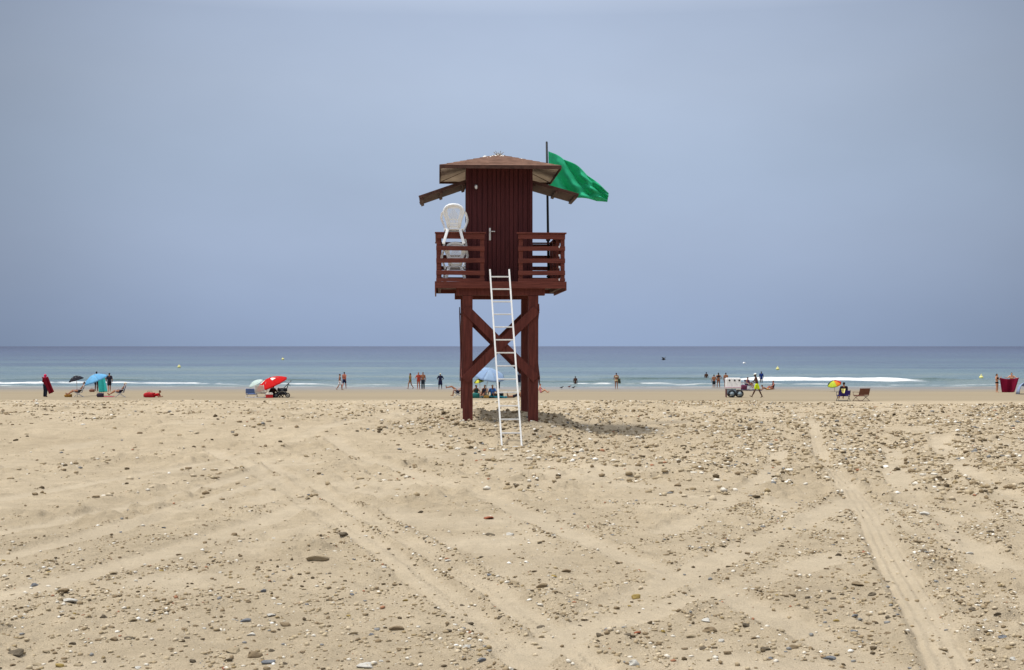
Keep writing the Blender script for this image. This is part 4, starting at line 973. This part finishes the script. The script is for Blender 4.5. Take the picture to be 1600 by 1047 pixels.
# red umbrella camp
t_, q_, c_, g_ = umbrella(422, 596.5, Drow(621), 2.50, (-.36,-.20,.9), [(206,24,26)], 'big red umbrella with a white patch, tilted to the left', base=419, rise=.20)
def on_canopy(par, q, c, g, dia, rise, u0, u1, a0, a1, rgb, nm):
    m = MB(); vs = []; fs = []; n = 6
    for i in range(n+1):
        for j in range(n+1):
            f = u0+(u1-u0)*i/n; a = R(a0+(a1-a0)*j/n); vs.append((c-g)+q@Vector((dia/2*f*math.cos(a), dia/2*f*math.sin(a), rise*dia*(1-f**1.9)-rise*dia*.45+.012)))
    for i in range(n):
        for j in range(n): k = i*(n+1)+j; fs.append((k,k+n+1,k+n+2,k+1))
    m.add(vs,fs); m.build(nm, plain('patch_%d_%d_%d'%rgb,rgb,.8), par, True)
on_canopy(t_, q_, c_, g_, 2.50, .20, .25, .52, 0, 30, (235,225,215), 'printed_patch')
on_canopy(t_, q_, c_, g_, 2.50, .20, .25, .52, 250, 275, (235,225,215), 'printed_patch')
umbrella(399, 597.5, Drow(614), 1.35, (-.40,-.25,.85), [(205,222,218)], 'pale grey-green umbrella partly hidden behind the big red one', base=400, rise=.2)
p = at(393, Drow(621.2)); folding_chair(p, 175, (90,112,160), 'low blue folding chair at the left of the red umbrella camp', high=.55, seat=.22, width=.56)
p = at(408, Drow(621.4)); folding_chair(p, 172, (205,200,188), 'striped white slatted chair under the red umbrella', high=.78, seat=.28, slatted=True)
p = at(428, Drow(621)); person(p.x, p.y, p.z+.02, 1.72, R(60), FLOOR, 'dark', 'person sitting on the sand beneath the red umbrella', clothes=(('shirt','shirt',(60,34,34)),('shorts','shorts',(40,34,38))))
# cool box
def cool_box(px, row, rgb, lid, label):
    p = at(px, Drow(row)); t = empty('cool_box', p, R(8), label, 'cool box'); T(MB().box(-.24,.24,-.16,.16,.0,.24,b=.02), 'box_body', plain('coolbody_%d_%d_%d'%rgb, rgb, .4), t); T(MB().box(-.25,.25,-.17,.17,.243,.30,b=.015), 'lid', plain('coolbody_%d_%d_%d'%lid, lid, .4), t)
    T(MB().tube([(-.2,0,.30),(-.2,0,.37),(.2,0,.37),(.2,0,.30)], .012, 6), 'handle', plain('coolbody_%d_%d_%d'%lid, lid, .4), t); return t
cool_box(421, 621.8, (190,40,45), (225,222,215), 'red cool box with a white lid in front of the striped chair')
def wheel(m, m2, c, r, w, axis='x'):
    n = 20
    for rr_, tgt, ww in ((r, m, w),):
        pts = [(c[0], c[1]+r*.86*math.cos(2*math.pi*k/n), c[2]+r*.86*math.sin(2*math.pi*k/n)) if axis=='x' else (c[0]+r*.86*math.cos(2*math.pi*k/n), c[1], c[2]+r*.86*math.sin(2*math.pi*k/n)) for k in range(n+1)]
        m.tube(pts, r*.16, 7, caps=False)
    for k in range(6):
        a = math.pi*k/3; q = (c[0], c[1]+r*.8*math.cos(a), c[2]+r*.8*math.sin(a)) if axis=='x' else (c[0]+r*.8*math.cos(a), c[1], c[2]+r*.8*math.sin(a)); m2.tube([c,q], .012, 6)
    m2.ball(c, r*.22)
# pushchair
p = at(441, Drow(621.2)); t = empty('pushchair', p, R(12), 'black pushchair with a raised hood parked beside the red umbrella', 'pushchair')
BK = plain('pushchair_fabric',(30,32,38),.8); GM = plain('pushchair_metal',(120,124,130),.4)
m = MB(); vs = []; fs = []
for i in range(9):
    a = R(10+i*17)
    for j in range(7):
        y = -.22+.44*j/6; vs.append((.12+.36*math.cos(a), y*1.1, .60+.36*math.sin(a)))
for i in range(8):
    for j in range(6): k = i*7+j; fs.append((k,k+1,k+8,k+7))
m.add(vs,fs); m.build('hood', plain('pushchair_hood',(95,102,112),.8), t, True, solid=.012)
T(MB().box(-.28,.30,-.22,.22,.36,.56,b=.06), 'seat', BK, t, True); m = MB(); m.add([(.24,-.2,.45),(.24,.2,.45),(.40,.2,.88),(.40,-.2,.88)],[(0,1,2,3)]); m.build('backrest', BK, t, False, solid=.03)
T(MB().box(-.34,.26,-.2,.2,.16,.34,b=.05), 'basket', BK, t, True)
for s in (-1,1):
    m = MB(); m.tube([(-.36,s*.23,.14),(-.05,s*.23,.42),(.38,s*.23,.85),(.50,s*.23,.98)], .014, 7); m.tube([(.32,s*.23,.14),(-.05,s*.23,.50),(-.24,s*.23,.58)], .014, 7); T(m, 'frame', GM, t, True)
    for x in (-.36,.32):
        a, b = MB(), MB(); wheel(a, b, (x,s*.25,.14), .14, .04, 'y'); w_ = T(a, 'wheel', BK, t, True); T(b, 'rim', GM, w_, True)
t.scale = (1.18,)*3
T(MB().tube([(.50,-.23,.98),(.53,-.2,1.0),(.53,.2,1.0),(.50,.23,.98)], .016, 7), 'handle', BK, t, True)
# strollers along the water
GW = 'bathers walking along the waterline'
pp(531, 609.5, 1.55, 15+90, WALK, 'tan', 'bather in white shorts striding left along the waterline', GW, clothes=(('shorts','shorts',(225,225,230)),('top','bikini_top',(90,50,60))), hair='brown')
pp(538, 607, 1.70, 160, WALK, 'red', 'shirtless bather in navy shorts beside the one in white shorts', GW, clothes=(('shorts','shorts',(36,42,74)),))
pp(641, 607.5, 1.60, -60, WALK, 'tan', 'bather in an olive swimsuit walking left of a red-clad pair', GW, hair='long', clothes=(('suit','swimsuit',(110,104,50)),))
pp(654, 608, 1.68, 10, pose(ell=(-.19,.0,.66), wrl=(-.10,-.08,.66)), 'red', 'bather in a coral swimsuit, left one of the close pair', GW, hair='long', clothes=(('suit','swimsuit',(176,70,58)),))
pp(661, 608, 1.70, -10, pose(), 'tan', 'bather in dark shorts, right one of the close pair', GW, clothes=(('trousers','long_shorts',(44,52,62)),))
pp(688, 608, 1.58, 0, AKIM, 'dark', 'bather in a navy dress with hands on hips left of the tower', GW, clothes=(('shirt','top',(34,36,62)),('skirt','skirt',(34,36,66))), hat=('cap',(215,205,170)))
pp(963, 607.5, 1.62, 180, pose(elr=(.15,.0,.66), wrr=(.13,-.06,.56)), 'tan', 'bather seen from behind in a beige bikini with a grey-green towel', GW, clothes=(('bottom','bikini_bottom',(205,190,150)),('top','bikini_top',(190,178,150))))
cloth('towel', [(965,590),(969,591),(970,599),(966,599)], (78,88,74), 'grey-green towel hanging over the arm of the lone bather right of the tower', 'towel', Drow(607.5)-.2, fold=.04)
# group seen through the legs of the tower
D3 = Drow(621.5); p = at(716, D3)
folding_chair(p, -88, (80,88,110), 'grey-blue folding chair just left of the left tower leg')
LEGUP = dict(RECL); LEGUP.update(knl=(-.06,-.26,.40), anl=(-.06,-.47,.36), knr=(.06,-.17,.28), anr=(.06,-.22,.055), hed=(0,.20,.52))
person(p.x, p.y, p.z+.10, 1.72, R(-88), LEGUP, 'tan', 'person in a chair left of the tower with one leg stretched out in the air', clothes=(('trunks','trunks',(60,60,80)),))
umbrella(764, 582, D3-1, 2.45, (.18,-.30,.9), [(150,176,210),(160,186,216)], 'large pale blue umbrella seen between the tower legs', base=757, rise=.2)
umbrella(749, 594, D3-1.6, .85, (-.25,-.2,.9), [(215,215,75),(112,118,44)], 'small yellow and olive parasol below the large pale blue umbrella', base=750, rise=.24)
for px_, rz, col_, lb_, nm in ((745,40,(40,70,66),'person in a dark green swimsuit sitting left in the group under the pale blue umbrella','a'),
                           (757,-20,(34,30,44),'person in black sitting in the middle of the group under the pale blue umbrella','b'),
                           (770,20,(70,110,170),'person in a blue shirt sitting at the right under the large pale blue umbrella','c')):
    p = at(px_, D3+.5); person(p.x, p.y, p.z+.06, 1.62, R(rz), FLOOR, 'tan', lb_, clothes=(('shirt' if nm=='c' else 'suit','shirt' if nm=='c' else 'swimsuit',col_),('shorts','shorts',(30,60,70))))
blob('beach_bag', 743, 622, (.55,.35,.36), (38,108,104), 'teal bag in front of the group under the pale blue umbrella', 'bag')
towel(752, 621.6, 1.5, 1.1, (36,84,84), 'dark teal towel under the sitting group', bump=.14); towel(778, 621.8, 1.3, .9, (42,140,150), 'bright turquoise towel at the foot of the ladder view', bump=.16)
blob('beach_bag', 781, 621.5, (.5,.35,.34), (26,28,36), 'black bag at the right end of the turquoise towel', 'bag')
blob('beach_bag', 760, 622, (.36,.28,.2), (205,160,80), 'small yellow-tan bag on the dark teal towel', 'bag')
p = at(803, D3); person(p.x, p.y, p.z+.02, 1.62, R(95), PRONE, 'tan', 'person in a black swimsuit lying prone behind the right tower leg', clothes=(('suit','swimsuit',(32,30,40)),))
p = at(845, Drow(614)); person(p.x, p.y, p.z+.02, 1.5, R(85), FLOOR, 'light', 'fair-skinned person sitting in a pink swimsuit just right of the tower leg', clothes=(('suit','swimsuit',(220,150,160)),), hair='brown')
blob('beach_bag', 829, 621.2, (.4,.3,.26), (48,46,60), 'dark bag on the sand behind the right tower leg', 'bag')
pp(811, 605, 1.65, 180, pose(ell=(-.12,.02,.64), wrl=(-.11,-.01,.50)), 'dark', 'person in dark clothes wading behind the right side of the ladder', clothes=(('shirt','shirt',(38,44,66)),('shorts','shorts',(36,40,60))))
pp(778.5, 607, 1.66, 175, pose(), 'dark', 'person in dark clothes standing behind the left side of the ladder', clothes=(('shirt','shirt',(40,44,52)),('trousers','trousers',(40,42,52))))
# waders and swimmers
GS = 'bathers in the sea'
def wader(px, row_top, D, H, rz, P_, skin, lb_, **k):
    x = (px-CX)/F*D; person(x, D, up(row_top, D)-H*.985, H, R(rz), P_, skin, lb_, GS, **k)
wader(1115.5,585.5,141,1.62,170,pose(ell=(-.17,.0,.66), wrl=(-.10,-.06,.62)),'tan','bather in dark shorts, leftmost of three left of the white cart', clothes=(('shorts','shorts',(40,44,50)),))
wader(1122.5,582.5,140,1.72,190,AKIM,'tan','bather with black top, middle of three beside white cart', hair='long', clothes=(('top','bikini_top',(35,35,42)),('bottom','bikini_bottom',(150,90,70))))
wader(1134,582.5,139,1.70,175,pose(),'tan','bather partly hidden behind the left end of the white cart', clothes=(('trunks','trunks',(120,96,88)),))
wader(1103.5,581.5,172,1.70,160,pose(),'dark','lone swimmer up to the shoulders left of the three bathers')
wader(899,588,150,1.55,180,pose(),'dark','lone swimmer far out right of the tower with only the head showing')
wader(1189.5,580.5,160,1.70,180,pose(),'dark','bather in a blue shirt standing in the surf behind the vendor', clothes=(('shirt','shirt',(36,58,120)),('trunks','trunks',(34,50,110))))
# chairs and sitters behind the vendor
D4 = Drow(608.5)
p = at(1170, D4); folding_chair(p, 40, (96,100,128), 'blue-grey folding chair behind the white cart', seat=.32); person(p.x, p.y, p.z+.12, 1.62, R(40), SIT, 'tan', 'person in purple sitting in the chair right behind the white cart', clothes=(('suit','swimsuit',(74,42,82)),))
blob('beach_bag', 1162, 609, (.6,.4,.5), (96,44,70), 'plum-coloured bag beside the wheel of the white cart', 'bag', D=D4-3)
towel(1174, 610.5, 1.8, 1.0, (50,46,66), 'dark towel on the sand between the cart and the vendor', bump=.12)
p = at(1207, D4); person(p.x, p.y, p.z+.02, 1.62, R(-80), FLOOR, 'red', 'person sitting on the sand leaning back, right of the vendor', clothes=(('suit','swimsuit',(66,40,46)),), hair='brown')
p = at(1198, D4-3); person(p.x, p.y, p.z+.02, 1.40, R(-85), PRONE, 'tan', 'child lying on the sand between the vendor and the person leaning back', clothes=(('trunks','trunks',(190,150,90)),))
# vendor and cart
D5 = Drow(621); p = at(1182.5, D5)
person(p.x, p.y, p.z, 1.73, R(-90), PUSH, 'dark', 'vendor in bright yellow shorts and a white cap walking behind the white cart', clothes=(('shorts','shorts',(208,232,40)),), hat=('cap',(235,238,232)))
p = at(1147.5, D5); t = empty('vending_cart', p, R(-4), 'white two-wheeled vending cart with black dots along its top edge', 'cart')
WC = plain('cart_white',(248,248,250),.4,spec=.4); GC = plain('cart_grey',(150,165,175),.5)
T(MB().box(-.62,.42,-.36,.36,.62,1.34,b=.03), 'ice_box', WC, t)
T(MB().box(-.645,.445,-.385,.385,.70,.735,b=.008), 'trim', plain('cart_trim',(196,150,168),.5), t)
T(MB().box(-.58,.38,-.33,.33,1.343,1.39,b=.015), 'lid', WC, t)
T(MB().box(-.60,.10,-.30,.30,.26,.617,b=.05), 'lower_box', GC, t)
for x in (-.38,-.02,.30):
    m = MB(); m.tube([(x,-.362,1.22),(x,-.392,1.22)], .062, 14); T(m, 'dot', plain('cart_dot',(30,30,34)), t)
for x, y in ((-.22,-.40),(.33,-.40),(-.22,.40),(.33,.40)):
    a, b = MB(), MB(); wheel(a, b, (x,y,.27), .27, .09, 'y'); w_ = T(a, 'wheel', plain('tyre',(34,36,40),.8), t, True)
    b.tube([(x,y-.03,.27),(x,y+.03,.27)], .15, 16); T(b, 'rim', plain('rim_grey',(135,150,160),.5), w_, True)
m = MB(); m.box(-.60,.44,-.34,.34,.20,.25,b=.01); m.box(-.62,-.56,-.34,.34,.02,.62,b=.01); T(m, 'frame', plain('cart_frame',(95,60,58),.6), t)
m = MB()
for s in (-1,1): m.tube([(.42,s*.3,1.0),(.62,s*.3,1.08),(.80,s*.3,1.08)], .018, 7)
m.tube([(.80,-.3,1.08),(.80,.3,1.08)], .02, 7); T(m, 'push_handle', plain('cart_frame2',(160,160,165),.4), t, True)
# rainbow umbrella and the folding chairs on the right
umbrella(1303, 598, Drow(612), 1.28, (-.30,-.35,.85), [(205,50,30),(60,88,80),(46,60,40),(50,60,46),(52,70,40),(200,215,70),(204,220,74),(235,150,50)], 'small umbrella with red, orange, yellow and green panels on the right', base=1305, rise=.28)
DR = 80.5; p = at(1317.5, DR)
folding_chair(p, 180, (52,36,110), 'purple and black folding chair seen from behind at the right', high=.58, frame=(60,60,66), width=.60)
person(p.x, p.y, p.z+.10, 1.62, R(180), SIT, 'tan', 'person in a dark top with a pale yellow back panel sitting in the purple chair', clothes=(('shirt','shirt',(40,30,40)),('shorts','shorts',(40,60,60))), hat=('cap',(44,46,34)))
cloth('towel', [(1314,607.5),(1321,607.5),(1318.5,614.5),(1316,614.5)], (222,216,140), 'pale yellow towel draped over the back of the purple chair', 'towel', DR-.42, fold=.015, sag=0)
p = at(1345.5, DR); folding_chair(p, 205, (104,66,50), 'empty brown folding chair tilted beside the purple chair', frame=(100,68,52), high=.70, seat=.30, width=.66, slatted=False)
# far right: crimson beach shelter, two people, pale blue tent
D6 = Drow(614); p = at(1557.5, Drow(613))
person(p.x, p.y, p.z, 1.62, R(40), pose(elr=(.19,-.02,.68), wrr=(.24,-.08,.78), ell=(-.16,-.04,.68), wrl=(-.20,-.10,.78)), 'light', 'person in a black bikini with raised arms left of the crimson cloth', clothes=(('bottom','bikini_bottom',(24,22,28)),('top','bikini_top',(24,22,28))), hair='long')
p = at(1580.5, Drow(613)); person(p.x, p.y, p.z, 1.72, R(-10), pose(ell=(-.20,-.05,.72), wrl=(-.30,-.12,.74), elr=(.20,-.05,.72), wrr=(.28,-.12,.72)), 'light', 'person holding up the crimson cloth with only head, shoulders and shins showing', clothes=(('shorts','shorts',(40,36,50)),))
cloth('beach_blanket', [(1562,590),(1591,590),(1584,612),(1566,613)], (112,16,44), 'large crimson cloth stretched between two people at the right edge', 'blanket', Drow(613)-.40, sag=.22, fold=.09)
D7 = Drow(616); p = at(1601, D7); t = empty('beach_tent', p, 0, 'pale blue beach tent with dark opening cut off by the right edge of the photo', 'tent')
m = MB(); vs = []; fs = []; n = 14
for i in range(n+1):
    for j in range(9):
        a = math.pi*i/n; b = j/8; r_ = .62*(1-.25*b*b); vs.append((-r_*math.cos(a)*1.0, -.5+1.1*b, .98*(1-.35*b*b)*math.sin(a)**.75 if 0<i<n else 0))
for i in range(n):
    for j in range(8): k = i*9+j; fs.append((k,k+9,k+10,k+1))
m.add(vs,fs); m.build('canopy', plain('tent_blue',(158,176,208),.7,transl=.25), t, True, solid=.008)
T(MB().box(-.58,.58,-.45,.55,.005,.03), 'ground_sheet', plain('tent_floor',(40,44,56)), t); T(MB().tube([(-.62*math.cos(math.pi*i/12),-.5,.98*max(0,math.sin(math.pi*i/12))**.75) for i in range(13)], .012, 6), 'hoop', plain('tent_floor',(40,44,56)), t, True)
# buoys
def buoy(px, py, D, r, lb_):
    x = (px-CX)/F*D; t = empty('buoy', (x, D, SEA), R(10), lb_, 'buoy', 'yellow buoys moored off the beach'); Y_ = plain('buoy_yellow',(222,216,140),.5)
    r *= .8; m = MB(); m.ball((0,0,r*.5), (r,r,r*.9), 18, 12); T(m, 'float', Y_, t, True); m = MB(); m.tube([(0,0,r*1.3),(0,0,r*2.1)], [r*.3,r*.16], 10); T(m, 'top_mark', Y_, t, True)
for a in ((280,573,(CAMZ-SEA)*F/33.5,.42,'pale yellow buoy floating off the left part of the beach'),(442,561,(CAMZ-SEA)*F/21.5,.55,'distant yellow buoy above the big red umbrella'),
          (1215,577,(CAMZ-SEA)*F/37.0,.42,'yellow buoy floating beyond the vendor'),(1533,590,(CAMZ-SEA)*F/50.5,.36,'bright yellow-green buoy near the right edge of the photo')): buoy(*a)
# birds
def bird(px, py, D, s, rz, rgb, flap, lb_, gr='birds over the water', roll=0):
    x = (px-CX)/F*D; t = empty('gull', (x, D, up(py,D)), R(rz), lb_, 'bird', gr); t.rotation_euler[1] = R(roll); c = plain('bird_%d_%d_%d'%rgb, rgb, .7)
    m = MB(); m.tube([(0,-.26,0.02),(0,-.22,.03),(0,-.14,.02),(0,0,0),(0,.16,0),(0,.28,.0)], [x_*1 for x_ in (.008,.035,.05,.075,.05,.02)], 10); T(m, 'body', c, t, True)
    for sx in (-1,1):
        m = MB(); m.add([(sx*.04,-.08,.03),(sx*.30,-.12,.03+flap*.5),(sx*.62,.02,.03+flap*.6),(sx*.34,.05,.02+flap*.45),(sx*.05,.10,.02)], [(0,1,3,4),(1,2,3)]); m.build('wing', c, t, False, solid=.012)
    m = MB(); m.add([(-.03,.24,0),(.03,.24,0),(.07,.38,0),(-.07,.38,0)],[(0,1,2,3)]); m.build('tail', c, t, False, solid=.01)
    t.scale = (s,s,s)
bird(1037, 562, 120, .8, 60, (30,32,40), .45, 'dark bird flying low over the sea right of the tower')
bird(1163, 567.5, 150, .8, 100, (235,235,235), .2, 'white gull flying over the sea above the white cart')
def standing_bird(px, row, lb_, rgb=(60,60,62)):
    p = at(px, Drow(row)); t = empty('shore_bird', p, R(80), lb_, 'bird', 'birds on the wet sand'); c = plain('bird_%d_%d_%d'%rgb, rgb, .7)
    m = MB(); m.tube([(0,-.17,.29),(0,-.13,.30),(0,-.09,.27),(0,0,.20),(0,.12,.18),(0,.22,.16)], [.01,.032,.03,.07,.05,.01], 10); T(m, 'body', c, t, True)
    for s in (-1,1): T(MB().tube([(s*.025,.02,.15),(s*.03,.0,0)], .007, 5), 'leg', c, t)
for a in ((878,608.5,'shore bird standing left of the two others right of the tower'),(890,607,'shore bird with a reddish back between two others on the wet sand',(110,60,50)),(896.5,608.5,'shore bird standing at the right of its group on the wet sand')): standing_bird(*a)
#@@END

# ------------------------------------------------------------------ light and sky
sd = Vector((-.37, -.04, 1.0)).normalized()             # towards the sun
elev = math.asin(sd.z); azi = math.atan2(sd.x, sd.y)
L_ = bpy.data.lights.new('sun', 'SUN'); L_.energy = 3.55; L_.angle = R(6); L_.color = (1,.955,.88)
so = bpy.data.objects.new('sun', L_); so.rotation_euler = sd.to_track_quat('Z','Y').to_euler(); COL.objects.link(so)
w = bpy.data.worlds.new('World'); scene.world = w; w.use_nodes = True; N = w.node_tree.nodes; K = w.node_tree.links; bg = N['Background']
sky = N.new('ShaderNodeTexSky'); sky.sky_type = 'NISHITA'; sky.sun_disc = False; sky.sun_elevation = elev; sky.sun_rotation = azi; sky.dust_density = 3; sky.air_density = 1.2
tc = N.new('ShaderNodeTexCoord'); sp = N.new('ShaderNodeSeparateXYZ'); K.new(tc.outputs['Generated'], sp.inputs[0])
rp = N.new('ShaderNodeValToRGB'); e = rp.color_ramp.elements
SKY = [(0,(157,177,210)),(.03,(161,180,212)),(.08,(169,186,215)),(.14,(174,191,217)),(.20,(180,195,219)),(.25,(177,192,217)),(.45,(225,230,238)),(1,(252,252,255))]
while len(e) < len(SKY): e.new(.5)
for k,(p_,c) in enumerate(SKY): e[k].position = p_; e[k].color = (*[v*(1.9 if p_ > .4 else 1) for v in lin(c)],1)  # sky above the view is brightened to lift the ambient fill
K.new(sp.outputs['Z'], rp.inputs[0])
# lens vignette painted into the sky: brighter mid view, darker outwards; noise adds faint cloud
dt = N.new('ShaderNodeVectorMath'); dt.operation = 'DOT_PRODUCT'; K.new(tc.outputs['Generated'], dt.inputs[0]); dt.inputs[1].default_value = Vector((.01,1,.14)).normalized()
vr = N.new('ShaderNodeMapRange'); vr.interpolation_type = 'SMOOTHSTEP'; vr.inputs[1].default_value = .90; vr.inputs[2].default_value = 1.0; vr.inputs[3].default_value = .64; vr.inputs[4].default_value = 1.03; K.new(dt.outputs['Value'], vr.inputs[0])
mp = N.new('ShaderNodeMapping'); mp.inputs['Scale'].default_value = (1,1,2.2); K.new(tc.outputs['Generated'], mp.inputs[0])
nz = N.new('ShaderNodeTexNoise'); nz.inputs['Scale'].default_value = 3.2; nz.inputs['Detail'].default_value = 5; nz.inputs['Roughness'].default_value = .5; K.new(mp.outputs[0], nz.inputs['Vector'])
nr = N.new('ShaderNodeMapRange'); nr.inputs[1].default_value = .3; nr.inputs[2].default_value = .7; nr.inputs[3].default_value = .94; nr.inputs[4].default_value = 1.06; K.new(nz.outputs['Fac'], nr.inputs[0])
mu = N.new('ShaderNodeMath'); mu.operation = 'MULTIPLY'; K.new(vr.outputs[0], mu.inputs[0]); K.new(nr.outputs[0], mu.inputs[1])
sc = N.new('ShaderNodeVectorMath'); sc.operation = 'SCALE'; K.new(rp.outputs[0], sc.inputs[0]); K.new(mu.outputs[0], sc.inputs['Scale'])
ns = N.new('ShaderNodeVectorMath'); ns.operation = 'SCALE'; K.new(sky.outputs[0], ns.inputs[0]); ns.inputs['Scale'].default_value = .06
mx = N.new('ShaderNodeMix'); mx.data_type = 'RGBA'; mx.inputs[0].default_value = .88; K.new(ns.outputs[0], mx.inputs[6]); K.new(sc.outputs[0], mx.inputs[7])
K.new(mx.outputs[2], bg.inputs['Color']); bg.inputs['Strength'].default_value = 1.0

cam = bpy.data.cameras.new('camera'); cam.sensor_width = 36; cam.lens = F/1600*36; cam.clip_end = 100000; cam.clip_start = .1
co = bpy.data.objects.new('camera', cam); co.location = (0,0,CAMZ); co.rotation_euler = (R(90)+math.atan((HY-523.5)/F),0,0); COL.objects.link(co); scene.camera = co
scene.render.resolution_x = 1024; scene.render.resolution_y = 670
scene.view_settings.view_transform = 'Standard'; scene.view_settings.look = 'None'; scene.view_settings.exposure = 0; scene.view_settings.gamma = 1
scene.render.engine = 'CYCLES'
